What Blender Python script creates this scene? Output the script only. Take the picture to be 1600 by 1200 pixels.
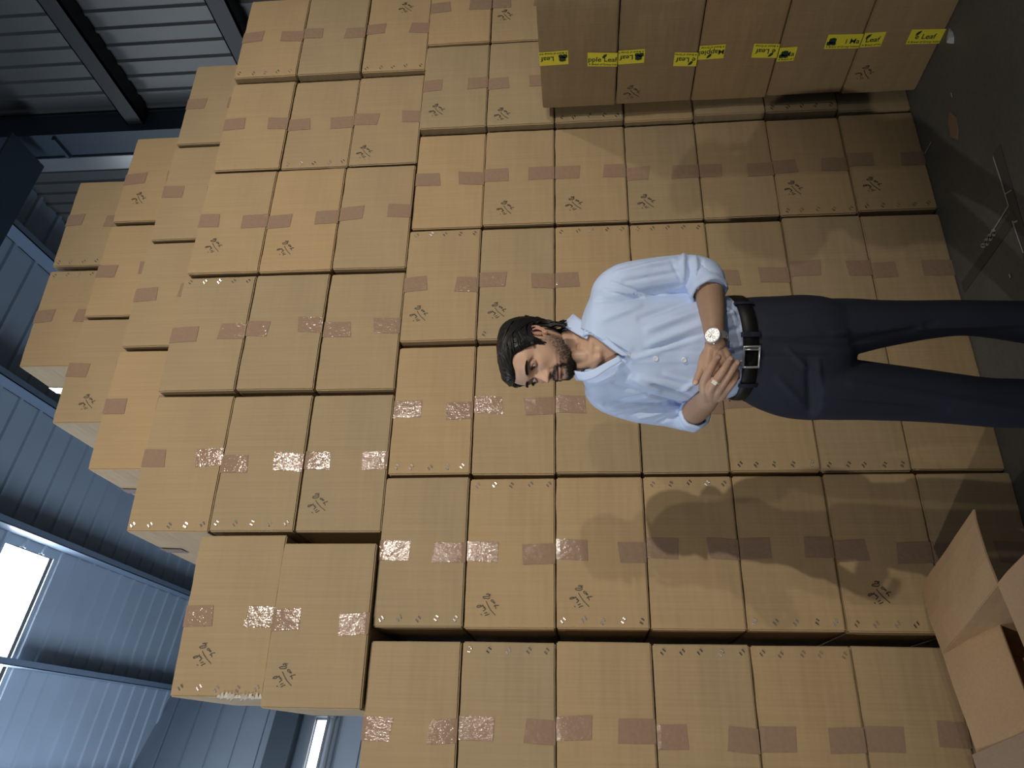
import bpy, bmesh, math, random
from mathutils import Vector, Matrix, noise
random.seed(7)
C = bpy.context.scene
COL = C.collection
for o in list(bpy.data.objects): bpy.data.objects.remove(o)

# ------------------------------------------------------------------ camera (phone held on its side: the world's up is the picture's left)
CAMH = 1.55
F_PX = 1203.23
R = Matrix(((0.90202073, -0.43133613, -0.01754251),
            (0.02209091, 0.0867041, -0.99598915),
            (0.43112711, 0.89801534, 0.0877375)))      # rows: right, down, forward of the upright view
RT = R.transposed()
cam_d = bpy.data.cameras.new('camera'); cam = bpy.data.objects.new('camera', cam_d); COL.objects.link(cam)
cam_d.sensor_fit = 'HORIZONTAL'; cam_d.sensor_width = 36.0; cam_d.lens = F_PX / 1600 * 36.0
cam_d.clip_start = 0.05; cam_d.clip_end = 100
Mx = Matrix((R[1], R[0], -R[2])).transposed().to_4x4(); Mx.translation = (0, 0, CAMH)
cam.matrix_world = Mx
C.camera = cam

# ------------------------------------------------------------------ world, lamps, exposure
W = bpy.data.worlds.new('world'); C.world = W; W.use_nodes = True
bg = W.node_tree.nodes['Background']; bg.inputs[0].default_value = (0.62, 0.76, 1.0, 1); bg.inputs[1].default_value = 0.10
C.view_settings.view_transform = 'Standard'; C.view_settings.look = 'None'
C.view_settings.gamma = 1; C.view_settings.exposure = -0.10

def lamp(name, loc, aim, power, radius, color, cone=75, tall=.6, blend=1.0):
    l = bpy.data.lights.new(name, 'SPOT'); l.energy = power; l.shadow_soft_size = radius; l.color = color
    l.spot_size = math.radians(cone); l.spot_blend = blend
    o = bpy.data.objects.new(name, l); COL.objects.link(o); o.location = loc
    o.rotation_euler = (Vector(aim) - Vector(loc)).to_track_quat('-Z', 'Y').to_euler(); o.scale = (1, tall, 1)      # wide, low floodlight beam
    return o
WARM = (1.0, 0.92, 0.80)
lamp('floodlight', (2.6, -4.4, 5.1), (1.0, 2.8, 2.8), 1380, .05, WARM, 66, .60)
lamp('floodlight', (4.6, -8.2, 4.3), (0.9, 2.8, 2.7), 900, .09, WARM, 50, .60)
lamp('floodlight', (-5.4, -2.4, 5.0), (1.4, 2.8, 2.2), 800, .06, WARM, 66, .62)
lamp('floodlight', (0.2, -10.5, 5.4), (0.4, 2.8, 2.8), 820, .12, WARM, 42, .64)
dl = bpy.data.lights.new('added_side_fill', 'AREA'); dl.energy = 150; dl.size = 2.0; dl.color = (.72, .84, 1.0)  # added fill lamp without a visible source, brightens the cartons' left sides
do = bpy.data.objects.new('added_side_fill', dl); COL.objects.link(do); do.location = (-3.6, 4.6, 5.4)
do.rotation_euler = (Vector((1.6, 3.5, 3.9)) - do.location).to_track_quat('-Z', 'Y').to_euler()

dl = bpy.data.lights.new('added_roof_fill', 'AREA'); dl.energy = 190; dl.size = 2.5; dl.color = (.66, .80, 1.0)  # another added fill, aimed up to lift the roof tone; no actual opening
do = bpy.data.objects.new('added_roof_fill', dl); COL.objects.link(do); do.location = (-3.0, 8.0, 5.2)
do.rotation_euler = (Vector((-.4, 9.0, 8.0)) - do.location).to_track_quat('-Z', 'Y').to_euler()

# ------------------------------------------------------------------ picture point -> place helpers
def ray(x, y):
    return RT @ Vector(((1200 - y - 600) / F_PX, (x - 800) / F_PX, 1))
def onY(x, y, Y):
    d = ray(x, y); return d * (Y / d.y) + Vector((0, 0, CAMH))
def onX(x, y, X):
    d = ray(x, y); return d * (X / d.x) + Vector((0, 0, CAMH))
def onZ(x, y, z=0):
    d = ray(x, y); return d * ((z - CAMH) / d.z) + Vector((0, 0, CAMH))

# ------------------------------------------------------------------ object helpers
def link_mesh(name, me, mats, parent=None):
    o = bpy.data.objects.new(name, me); COL.objects.link(o)
    for m in (mats if isinstance(mats, (list, tuple)) else [mats]):
        if m: me.materials.append(m)
    if parent: o.parent = parent
    return o
def obj(name, bm, mats, parent=None, smooth=False):
    me = bpy.data.meshes.new(name)
    bm.normal_update(); bm.to_mesh(me); bm.free()
    if smooth:
        for p in me.polygons: p.use_smooth = True
    return link_mesh(name, me, mats, parent)
def tag(o, label, cat, group=None, kind=None):
    o['label'] = label; o['category'] = cat
    if group: o['group'] = group
    if kind: o['kind'] = kind
    return o
def struct(name, bm, m):
    o = obj(name, bm, m); o['kind'] = 'structure'; return o
def empty(name, loc=(0, 0, 0), rz=0):
    o = bpy.data.objects.new(name, None); COL.objects.link(o); o.location = loc; o.rotation_euler = (0, 0, rz)
    o.empty_display_size = .05
    return o
def add_box(bm, p0, p1, bev=0):
    x0, y0, z0 = p0; x1, y1, z1 = p1
    r = bmesh.ops.create_cube(bm, size=1)
    for v in r['verts']:
        v.co = Vector(((x0 + x1) / 2 + v.co.x * (x1 - x0), (y0 + y1) / 2 + v.co.y * (y1 - y0), (z0 + z1) / 2 + v.co.z * (z1 - z0)))
    if bev:
        es = list({e for v in r['verts'] for e in v.link_edges})
        bmesh.ops.bevel(bm, geom=es, offset=bev, segments=2, affect='EDGES')
def add_bar(bm, a, b, w, h, up=Vector((0, 0, 1))):
    a, b = Vector(a), Vector(b); d = (b - a).normalized()
    s = d.cross(up).normalized(); t = s.cross(d)
    vs = [bm.verts.new(p + s * (i * w / 2) + t * (j * h / 2)) for p in (a, b) for i, j in ((-1, -1), (1, -1), (1, 1), (-1, 1))]
    for f in ((3, 2, 1, 0), (4, 5, 6, 7), (0, 1, 5, 4), (1, 2, 6, 5), (2, 3, 7, 6), (3, 0, 4, 7)): bm.faces.new([vs[k] for k in f])
def add_quad(bm, pts):
    return bm.faces.new([bm.verts.new(p) for p in pts])
def frame_of(d, up=Vector((0, 0, 1))):
    d = d.normalized()
    s = d.cross(up)
    if s.length < 1e-3: s = d.cross(Vector((0, 1, 0)))
    s.normalize(); return s, s.cross(d)
def add_tube(bm, pts, rads, n=12, flat=1.0, up=Vector((0, 0, 1)), cap=True, dome=False):
    pts = [Vector(p) for p in pts]; rings = []
    if dome:
        a = pts[0] - (pts[1] - pts[0]).normalized() * rads[0] * .62; b = pts[-1] + (pts[-1] - pts[-2]).normalized() * rads[-1] * .62
        pts = [a] + pts + [b]; rads = [rads[0] * .62] + list(rads) + [rads[-1] * .62]
    for i, p in enumerate(pts):
        d = pts[min(i + 1, len(pts) - 1)] - pts[max(i - 1, 0)]
        s, t = frame_of(d, up)
        rings.append([bm.verts.new(p + (s * math.cos(2 * math.pi * k / n) + t * flat * math.sin(2 * math.pi * k / n)) * rads[i]) for k in range(n)])
    for a, b in zip(rings, rings[1:]):
        for k in range(n): bm.faces.new((a[k], a[(k + 1) % n], b[(k + 1) % n], b[k]))
    if cap:
        bm.faces.new(rings[0][::-1]); bm.faces.new(rings[-1])
def interp(keys, t):
    """Catmull-Rom through (t, tuple) keys"""
    if t <= keys[0][0]: return keys[0][1]
    if t >= keys[-1][0]: return keys[-1][1]
    for i in range(len(keys) - 1):
        if keys[i][0] <= t <= keys[i + 1][0]: break
    t0, p1 = keys[i]; t1, p2 = keys[i + 1]
    p0 = keys[i - 1][1] if i > 0 else p1; p3 = keys[i + 2][1] if i + 2 < len(keys) else p2
    u = (t - t0) / (t1 - t0)
    return tuple(.5 * ((2 * b) + (-a + c) * u + (2 * a - 5 * b + 4 * c - d) * u * u + (-a + 3 * b - 3 * c + d) * u ** 3) for a, b, c, d in zip(p0, p1, p2, p3))
def remeshed(bm, voxel, smooth=4, factor=.5):
    me = bpy.data.meshes.new('tmp'); bmesh.ops.recalc_face_normals(bm, faces=bm.faces[:]); bm.to_mesh(me); bm.free()
    o = bpy.data.objects.new('tmp', me); COL.objects.link(o)
    m = o.modifiers.new('r', 'REMESH'); m.mode = 'VOXEL'; m.voxel_size = voxel
    s = o.modifiers.new('s', 'SMOOTH'); s.iterations = smooth; s.factor = factor
    dg = bpy.context.evaluated_depsgraph_get(); dg.update()
    out = bpy.data.meshes.new_from_object(o.evaluated_get(dg))
    bpy.data.objects.remove(o); bpy.data.meshes.remove(me)
    for p in out.polygons: p.use_smooth = True
    return out

# ------------------------------------------------------------------ materials
def mat(name, color, rough=.6, metal=0, spec=.5, emit=None, estr=0):
    m = bpy.data.materials.new(name); m.use_nodes = True
    b = m.node_tree.nodes['Principled BSDF']
    b.inputs['Base Color'].default_value = (*color, 1); b.inputs['Roughness'].default_value = rough
    b.inputs['Metallic'].default_value = metal; b.inputs['Specular IOR Level'].default_value = spec
    if emit: b.inputs['Emission Color'].default_value = (*emit, 1); b.inputs['Emission Strength'].default_value = estr
    return m
def nd(m, t, **kw):
    n = m.node_tree.nodes.new(t)
    for k, v in kw.items(): setattr(n, k, v)
    return n
def lk(m, a, b): m.node_tree.links.new(a, b)
def bsdf(m): return m.node_tree.nodes['Principled BSDF']
def math_node(m, op, a=None, b=None):
    n = nd(m, 'ShaderNodeMath', operation=op)
    for i, v in enumerate((a, b)):
        if v is None: continue
        if isinstance(v, (int, float)): n.inputs[i].default_value = v
        else: lk(m, v, n.inputs[i])
    return n.outputs[0]
def mixcol(m, fac, a, b, blend='MIX'):
    n = nd(m, 'ShaderNodeMix', data_type='RGBA', blend_type=blend)
    for i, v in ((0, fac), (6, a), (7, b)):
        if isinstance(v, (int, float)): n.inputs[i].default_value = v
        elif isinstance(v, tuple): n.inputs[i].default_value = (*v, 1)
        else: lk(m, v, n.inputs[i])
    return n.outputs[2]
def noise_tex(m, vec, scale, detail=3, rough=.5):
    n = nd(m, 'ShaderNodeTexNoise'); n.inputs['Scale'].default_value = scale; n.inputs['Detail'].default_value = detail
    n.inputs['Roughness'].default_value = rough
    if vec: lk(m, vec, n.inputs['Vector'])
    return n.outputs['Fac']
def ramp(m, fac, a, b, c0=(0, 0, 0), c1=(1, 1, 1)):
    n = nd(m, 'ShaderNodeValToRGB'); n.color_ramp.elements[0].position = a; n.color_ramp.elements[1].position = b
    n.color_ramp.elements[0].color = (*c0, 1); n.color_ramp.elements[1].color = (*c1, 1); lk(m, fac, n.inputs[0]); return n.outputs[0]
def bump(m, h, strength, dist, normal=None):
    n = nd(m, 'ShaderNodeBump'); n.inputs['Strength'].default_value = strength; n.inputs['Distance'].default_value = dist
    lk(m, h, n.inputs['Height'])
    if normal: lk(m, normal, n.inputs['Normal'])
    return n.outputs[0]
def mapping(m, vec, scale):
    n = nd(m, 'ShaderNodeMapping'); n.inputs['Scale'].default_value = scale; lk(m, vec, n.inputs['Vector']); return n.outputs[0]

def cardboard(name, base, alt, flute_axis='X'):
    m = mat(name, base, .72, spec=.25)
    tc = nd(m, 'ShaderNodeTexCoord').outputs['Object']
    oi = nd(m, 'ShaderNodeObjectInfo')
    big = noise_tex(m, tc, 2.2, 2)
    c = mixcol(m, oi.outputs['Random'], base, alt)
    c = mixcol(m, ramp(m, big, .35, .7), c, mixcol(m, 1.0, c, (.90, .90, .93), 'MULTIPLY'))
    # faint upright flute lines and paper mottling
    sx = (150, 150, 1.2) if flute_axis == 'X' else (1.2, 150, 150)
    fl = noise_tex(m, mapping(m, tc, sx), 1, 1)
    c = mixcol(m, ramp(m, fl, .3, .7), mixcol(m, 1.0, c, (.93, .92, .90), 'MULTIPLY'), c)
    fine = noise_tex(m, tc, 380, 2)
    c = mixcol(m, ramp(m, fine, .3, .75), mixcol(m, 1.0, c, (.95, .95, .94), 'MULTIPLY'), c)
    lk(m, c, bsdf(m).inputs['Base Color'])
    b1 = bump(m, fl, .35, .0012)
    dent = noise_tex(m, mapping(m, tc, (2, 2, 9)), 1.6, 2)
    lk(m, bump(m, dent, .35, .02, b1), bsdf(m).inputs['Normal'])
    return m
M_CARD = cardboard('cardboard', (.405, .287, .156), (.332, .256, .154))
M_CARD2 = cardboard('cardboard_inner', (.47, .31, .18), (.45, .30, .17))
M_EDGE = mat('raw_cardboard_edge', (.36, .27, .17), .8, spec=.1)

def tape_mat(name, col):
    m = mat(name, col, .10, spec=.5)
    tc = nd(m, 'ShaderNodeTexCoord').outputs['Object']
    a = noise_tex(m, mapping(m, tc, (1, 1, .6)), 150, 2, .6)
    b = noise_tex(m, tc, 26, 2)
    n1 = bump(m, a, .8, .0016); lk(m, bump(m, b, .3, .005, n1), bsdf(m).inputs['Normal'])
    lk(m, mixcol(m, noise_tex(m, tc, 60, 2), tuple(k * .9 for k in col), tuple(min(1, k * 1.08) for k in col)), bsdf(m).inputs['Base Color'])
    return m
M_TAPE = tape_mat('brown_packing_tape', (.275, .188, .130))
M_YTAPE = mat('yellow_tape', (.86, .80, .07), .35, spec=.5)
M_PRINT = mat('green_black_print', (.012, .05, .035), .5)
M_PRINTG = mat('green_print', (.01, .13, .07), .5)
M_INK = mat('pen_ink', (.03, .026, .022), .6)
M_STAPLE = mat('staple_metal', (.75, .76, .78), .22, 1)

def ribbed(name, col, axis, spacing, rough=.4, metal=.0):
    m = mat(name, col, rough, metal, .5)
    g = nd(m, 'ShaderNodeNewGeometry').outputs['Position']
    sp = nd(m, 'ShaderNodeSeparateXYZ'); lk(m, g, sp.inputs[0])
    n = noise_tex(m, g, 1.3, 3)
    lk(m, mixcol(m, n, tuple(k * .85 for k in col), tuple(k * 1.1 for k in col)), bsdf(m).inputs['Base Color'])
    return m
M_ROOF = ribbed('blue_grey_roof_sheet', (.30, .36, .43), 'Y', .3)
M_WALLR = ribbed('galvanised_wall_sheet', (.12, .12, .115), 'Y', .155, .45, .3)
M_ENDW = ribbed('grey_blue_end_wall', (.22, .26, .31), 'Z', .3)
M_STEEL = mat('blue_painted_steel', (.032, .050, .068), .5)
M_PURLIN = mat('dark_blue_purlin', (.16, .21, .28), .35)
M_GALV = mat('galvanised_steel', (.55, .56, .56), .28, .85)
M_GIRT = mat('dark_girt', (.010, .011, .012), .5)
M_SKY = mat('daylit_skylight', (.9, .95, 1), .5, emit=(.93, .97, 1.0), estr=22.0)
M_WINL = mat('daylit_window', (.9, .95, 1), .5, emit=(.97, .98, 1.0), estr=2.5)

def concrete():
    m = mat('concrete_floor', (.15, .15, .14), .5, spec=.35)
    g = nd(m, 'ShaderNodeNewGeometry').outputs['Position']
    a = noise_tex(m, g, 1.1, 5, .6); b = noise_tex(m, g, 45, 4, .7)
    c = mixcol(m, ramp(m, a, .3, .7), (.095, .100, .094), (.150, .152, .142))
    c = mixcol(m, ramp(m, b, .35, .7), mixcol(m, 1.0, c, (.82, .82, .82), 'MULTIPLY'), c)
    lk(m, c, bsdf(m).inputs['Base Color'])
    lk(m, bump(m, b, .2, .002), bsdf(m).inputs['Normal'])
    return m
M_FLOOR = concrete()

# ------------------------------------------------------------------ the building
ROOF_A = math.radians(9)
ZE, XW = 7.0, 5.0
def roofz(x): return ZE + (XW - x) * math.tan(ROOF_A)
bm = bmesh.new(); add_box(bm, (-9, -12, -.1), (XW, 14.5, 0)); struct('floor', bm, M_FLOOR)

# roof sheet with real ribs running up the slope
bm = bmesh.new(); y = 4.6; prof = []
while y < 14.2:
    prof += [(y, 0), (y + .25, 0), (y + .265, -.022), (y + .295, -.022), (y + .31, 0)]; y += .31
SKY = (7.40, 8.20, -4.0, 1.85)      # skylight: y0, y1, x0, x1
def roof_strip(bm, xa, xb, pr):
    a = [bm.verts.new((xa, yy, roofz(xa) + dz)) for yy, dz in pr]; b = [bm.verts.new((xb, yy, roofz(xb) + dz)) for yy, dz in pr]
    for i in range(len(pr) - 1): bm.faces.new((a[i], a[i + 1], b[i + 1], b[i]))
roof_strip(bm, -9, SKY[2], prof); roof_strip(bm, SKY[3], XW, prof)
roof_strip(bm, SKY[2], SKY[3], [p for p in prof if p[0] < SKY[0]] + [(SKY[0], 0)])
roof_strip(bm, SKY[2], SKY[3], [(SKY[1], 0)] + [p for p in prof if p[0] > SKY[1]])
rf = struct('ceiling', bm, M_ROOF)
so = rf.modifiers.new('thick', 'SOLIDIFY'); so.thickness = .01; so.offset = 1
bm = bmesh.new()
add_quad(bm, [(SKY[2], SKY[0], roofz(SKY[2]) + .05), (SKY[2], SKY[1], roofz(SKY[2]) + .05), (SKY[3], SKY[1], roofz(SKY[3]) + .05), (SKY[3], SKY[0], roofz(SKY[3]) + .05)])
struct('window_1', bm, M_SKY)
# purlins under the roof
n = 0
for xp in (4.45, 3.2, 1.98, .73, -.55, -1.8):
    n += 1; bm = bmesh.new()
    z = roofz(xp) - .01
    add_box(bm, (xp - .035, 4.6, z - .20), (xp + .035, 14, z - .19)); add_box(bm, (xp - .035, 4.6, z - .20), (xp - .027, 14, z)); add_box(bm, (xp - .035, 4.6, z - .012), (xp + .035, 14, z))
    struct('trim_%d' % n, bm, M_PURLIN)

# right wall: upright ribs, girts, a blue steel column, rafter and the bright flange behind it
bm = bmesh.new(); y = 1.0; pr = []
while y < 13.8:
    pr += [(y, 0), (y + .10, 0), (y + .115, -.02), (y + .14, -.02), (y + .155, 0)]; y += .155
a = [bm.verts.new((XW + dz, yy, 0)) for yy, dz in pr]; b = [bm.verts.new((XW + dz, yy, ZE)) for yy, dz in pr]
for i in range(len(pr) - 1): bm.faces.new((a[i], b[i], b[i + 1], a[i + 1]))
w = struct('wall_right', bm, M_WALLR); so = w.modifiers.new('thick', 'SOLIDIFY'); so.thickness = .01; so.offset = -1
for zc in (5.34, 4.12, 2.9, 1.6):
    n += 1; bm = bmesh.new(); add_box(bm, (XW - .18, 1.0, zc - .09), (XW - .02, 13.8, zc - .075)); add_box(bm, (XW - .18, 1.0, zc - .09), (XW - .165, 13.8, zc + .07)); add_box(bm, (XW - .18, 1.0, zc + .06), (XW - .02, 13.8, zc + .07))
    struct('trim_%d' % n, bm, M_GIRT)
bm = bmesh.new()     # I-section column
Yc0 = onX(200, 174, 4.97).y; Yc1 = onX(200, 238, 4.74).y
for (x0, x1, y0, y1) in ((4.74, 4.755, Yc0, Yc1), (4.965, 4.98, Yc0, Yc1), (4.755, 4.965, (Yc0 + Yc1) / 2 - .01, (Yc0 + Yc1) / 2 + .01), (4.755, 4.965, Yc0 + .01, Yc0 + .02)):
    add_box(bm, (x0, y0, 0), (x1, y1, 6.85))
for zz in (6.05, 6.45): add_box(bm, (4.70, Yc0 + .02, zz), (4.74, Yc1, zz + .03))
n += 1; struct('trim_%d' % n, bm, M_STEEL)
bm = bmesh.new()
for dz, wd in ((0, .42), (-.5, .42)):
    add_bar(bm, (4.6, 4.74, roofz(4.6) - .3 + dz), (-8.5, 4.74, roofz(-8.5) - .3 + dz), wd, .02)
add_bar(bm, (4.6, 4.74, roofz(4.6) - .55), (-8.5, 4.74, roofz(-8.5) - .55), .014, .49)
n += 1; struct('trim_%d' % n, bm, M_STEEL)
bm = bmesh.new(); add_box(bm, (4.80, onX(210, 242, 4.80).y, 0), (4.88, onX(210, 263, 4.80).y, onX(34, 250, 4.80).z), .004)
tag(obj('downpipe', bm, M_GALV), 'shiny galvanised square downpipe beside the blue steel column', 'pipe')

# end wall, turned a little, with a long window low down
ed = Vector((.9267, .3758, 0)); en = Vector((.3758, -.9267, 0)); ep = Vector((.526, 11.78, 0))
def onE(x, y):
    d = ray(x, y); o = Vector((0, 0, CAMH)); t = (ep - o).dot(en) / d.dot(en); return o + d * t
bm = bmesh.new()
def ew(s, z, off=0): p = ep + ed * s + en * off; return Vector((p.x, p.y, z))
z = 0; zz = []
while z < 8.6: zz += [(z, 0), (z + .32, 0), (z + .33, -.02), (z + .35, -.02), (z + .36, 0)]; z += .36
a = [bm.verts.new(ew(-9, q, dz)) for q, dz in zz]; b = [bm.verts.new(ew(5, q, dz)) for q, dz in zz]
for i in range(len(zz) - 1): bm.faces.new((a[i], a[i + 1], b[i + 1], b[i]))
struct('wall_back', bm, M_ENDW)
p1, p2 = onE(498, 1128), onE(512, 1129)
s1 = (p1 - ep).dot(ed)
print('end window z', p1.z, p2.z, 's', s1)
bm = bmesh.new(); add_quad(bm, [ew(-7, p2.z, .06), ew(s1, p2.z, .06), ew(s1, p1.z, .06), ew(-7, p1.z, .06)]); struct('window_2', bm, M_WINL)
bm = bmesh.new()
for q in (p1.z + .03, p2.z - .03, p2.z - .12): add_bar(bm, ew(-7, q, .08), ew(s1 + .1, q, .08), .06, .025)
add_bar(bm, ew(s1 + .06, p1.z + .03, .08), ew(s1 + .06, p2.z - .12, .08), .06, .05, up=ed)
n += 1; struct('trim_%d' % n, bm, M_GALV)
pa, pb = onE(441, 1118), onE(477, 1118)
bm = bmesh.new(); add_bar(bm, ew(-8, (pa.z + pb.z) / 2, .16), ew(3, (pa.z + pb.z) / 2, .16), .2, pa.z - pb.z); n += 1; struct('trim_%d' % n, bm, M_STEEL)

# floor joints and marks
M_JOINT = mat('floor_joint', (.07, .07, .068), .8); M_SCUFF = mat('pale_floor_scratch', (.42, .42, .41), .7)
def floor_strip(bm, pts, w, z=.0015):
    P = [onZ(*p) for p in pts]
    for a, b in zip(P, P[1:]):
        d = (b - a); s = Vector((-d.y, d.x, 0)).normalized() * w / 2
        add_quad(bm, [Vector((q.x, q.y, z)) for q in (a - s, b - s, b + s, a + s)])
bm = bmesh.new(); floor_strip(bm, [(1558, 232), (1590, 345), (1640, 520)], .05); floor_strip(bm, [(1586, 336), (1505, 450)], .05, .0022)
n += 1; struct('trim_%d' % n, bm, M_JOINT)
bm = bmesh.new()
floor_strip(bm, [(1553, 245), (1566, 285), (1577, 322)], .006, .003); floor_strip(bm, [(1577, 322), (1549, 366)], .006, .0034)
floor_strip(bm, [(1583, 345), (1592, 372), (1600, 395)], .006, .003); floor_strip(bm, [(1572, 303), (1582, 297)], .004, .003); floor_strip(bm, [(1584, 348), (1591, 345)], .006, .003)
floor_strip(bm, [(1446, 240), (1456, 222)], .006, .003); floor_strip(bm, [(1487, 145), (1489, 152)], .006, .003); floor_strip(bm, [(1578, 428), (1580, 434)], .008, .003)
for k in range(7):
    cx, cy = 1553 - k * 2.6 + (k % 2) * 3, 362 + k * 3.6
    ring = [(cx + 3.5 * math.cos(t * .9), cy + 2.6 * math.sin(t * .9)) for t in range(8)]
    floor_strip(bm, ring, .007, .003)
n += 1; struct('trim_%d' % n, bm, M_SCUFF)
bm = bmesh.new(); q = onZ(1491, 68)
vs = [(0, 0), (.02, .012), (.05, .01), (.085, -.004), (.05, -.016), (.02, -.014)]
top = [bm.verts.new((q.x + a, q.y + b, .012 + .01 * math.sin(a * 60))) for a, b in vs]; bot = [bm.verts.new((q.x + a, q.y + b, .001)) for a, b in vs]
bm.faces.new(top); bm.faces.new(bot[::-1])
for i in range(6): bm.faces.new((top[i], bot[i], bot[(i + 1) % 6], top[(i + 1) % 6]))
tag(obj('torn_tape_scrap', bm, mat('pale_scrap', (.6, .62, .68), .5)), 'small white torn scrap lying on the floor by the yellow-taped stack', 'scrap')
bm = bmesh.new(); q = onZ(1491, 198)
vs = [(-.07, 0), (-.02, .035), (.05, .02), (.075, -.01), (.02, -.035), (-.04, -.025)]
top = [bm.verts.new((q.x + a, q.y + b, .006)) for a, b in vs]; bot = [bm.verts.new((q.x + a, q.y + b, .001)) for a, b in vs]
bm.faces.new(top); bm.faces.new(bot[::-1])
for i in range(6): bm.faces.new((top[i], bot[i], bot[(i + 1) % 6], top[(i + 1) % 6]))
tag(obj('cardboard_scrap', bm, mat('brown_scrap', (.20, .13, .08), .8)), 'flat brown cardboard scrap lying on the dark concrete floor', 'scrap')

# ------------------------------------------------------------------ cartons
def nz(x, y, s): return noise.noise(Vector((x, y, s)))
def carton_body(w, d, h, seed, bulge=.006):
    """box standing on z=0, front face at y=0 towards -y, x from 0..w; soft crushed edges and a slightly bulging front"""
    bm = bmesh.new()
    nx, nzv, ny = 16, 10, 8
    rnd = random.Random(seed)
    lean = rnd.uniform(-.003, .003)
    def P(i, j, k):
        x, y, z = i / nx * w, j / ny * d, k / nzv * h
        e = bulge * math.sin(math.pi * i / nx) * math.sin(math.pi * k / nzv)
        if j == 0: y -= e * .6 + .0016 * nz(x * 9, z * 9, seed); 
        if i == 0: x -= .4 * e + .004 * math.sin(math.pi * k / nzv) * math.sin(math.pi * j / ny)
        if i == nx: x += .004 * math.sin(math.pi * k / nzv) * math.sin(math.pi * j / ny)
        if k == nzv: z += .0025 * nz(x * 12, y * 12, seed + 3) - .001
        if k == 0: z += .001 + .0015 * abs(nz(x * 12, y * 12, seed + 5))
        x += lean * z / h
        if j == 0 and (i == 0 or i == nx): y += .003 + .003 * abs(nz(z * 25, 0, seed + i))
        return (x, y, z)
    V = {}
    def v(i, j, k):
        if (i, j, k) not in V: V[i, j, k] = bm.verts.new(P(i, j, k))
        return V[i, j, k]
    for i in range(nx):
        for k in range(nzv):
            bm.faces.new((v(i, 0, k), v(i + 1, 0, k), v(i + 1, 0, k + 1), v(i, 0, k + 1)))
            bm.faces.new((v(i, ny, k + 1), v(i + 1, ny, k + 1), v(i + 1, ny, k), v(i, ny, k)))
        for j in range(ny):
            bm.faces.new((v(i, j, nzv), v(i + 1, j, nzv), v(i + 1, j + 1, nzv), v(i, j + 1, nzv)))
            bm.faces.new((v(i, j + 1, 0), v(i + 1, j + 1, 0), v(i + 1, j, 0), v(i, j, 0)))
    for j in range(ny):
        for k in range(nzv):
            bm.faces.new((v(0, j + 1, k), v(0, j, k), v(0, j, k + 1), v(0, j + 1, k + 1)))
            bm.faces.new((v(nx, j, k), v(nx, j + 1, k), v(nx, j + 1, k + 1), v(nx, j, k + 1)))
    bm.normal_update()
    es = [e for e in bm.edges if len(e.link_faces) == 2 and e.calc_face_angle(0) > .9]
    bmesh.ops.bevel(bm, geom=es, offset=.0045, segments=2, affect='EDGES')
    return bm
def front_y(x, z, w, h, seed, bulge=.006):
    e = bulge * math.sin(math.pi * min(max(x / w, 0), 1)) * math.sin(math.pi * min(max(z / h, 0), 1))
    return -(e * .6 + .0016 * nz(x * 9, z * 9, seed))
def tape_patch(w, h, seed, xc, tw, z0, z1, top, d=.6):
    """tape over the front face from z0 to z1, folding over the top or bottom edge"""
    rnd = random.Random(seed * 13 + int(z0 * 1000)); bm = bmesh.new()
    nx, nk = 6, 8; tilt = rnd.uniform(-.08, .08); rows = []
    slant = rnd.uniform(-.012, .012)
    for k in range(nk + 1):
        row = []
        for i in range(nx + 1):
            x = xc + (i / nx - .5) * tw
            t = k / nk
            if top: z = z1 + (z0 - z1) * t + (slant * (i / nx - .5)) * t
            else: z = z0 + (z1 - z0) * t + (slant * (i / nx - .5)) * t
            x += tilt * (z - (z1 if top else z0))
            if k == 0: z = h + .0005 if top else .0003
            edge = 1 if (top and z > h - .006) or (not top and z < .006) else 0
            row.append(bm.verts.new((x, front_y(x, z, w, h, seed) - .0014 + edge * .0015 - .0006 * rnd.random(), min(z, h + .001))))
        rows.append(row)
    # strip running back over the top / underside
    for a, b in zip(rows, rows[1:]):
        for i in range(nx):
            f = (a[i], b[i], b[i + 1], a[i + 1]) if top else (a[i], a[i + 1], b[i + 1], b[i])
            bm.faces.new(f)
    return bm
STROKES = [
 [(770,440),(740,465),(690,468),(650,462),(632,448),(645,432),(690,425),(735,425),(770,410),(745,400)],
 [(778,380),(750,378),(745,397),(722,372),(705,394),(688,378)],
 [(850,520),(825,525),(800,510),(795,490),(815,483),(840,495),(850,520)],
 [(877,540),(858,547),(846,530),(862,523),(877,540)],
 [(955,575),(925,578),(880,585),(905,645)], [(858,603),(888,598)],
 [(700,520),(740,590),(800,670),(900,765)],
 [(640,588),(652,605),(620,615),(585,635),(545,645),(530,630),(550,608),(600,600),(640,612)],
 [(652,612),(690,638),(662,640),(708,660),(662,705)],
 [(738,724),(690,745)], [(782,755),(745,770),(708,785)], [(622,770),(640,778)]]
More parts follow.
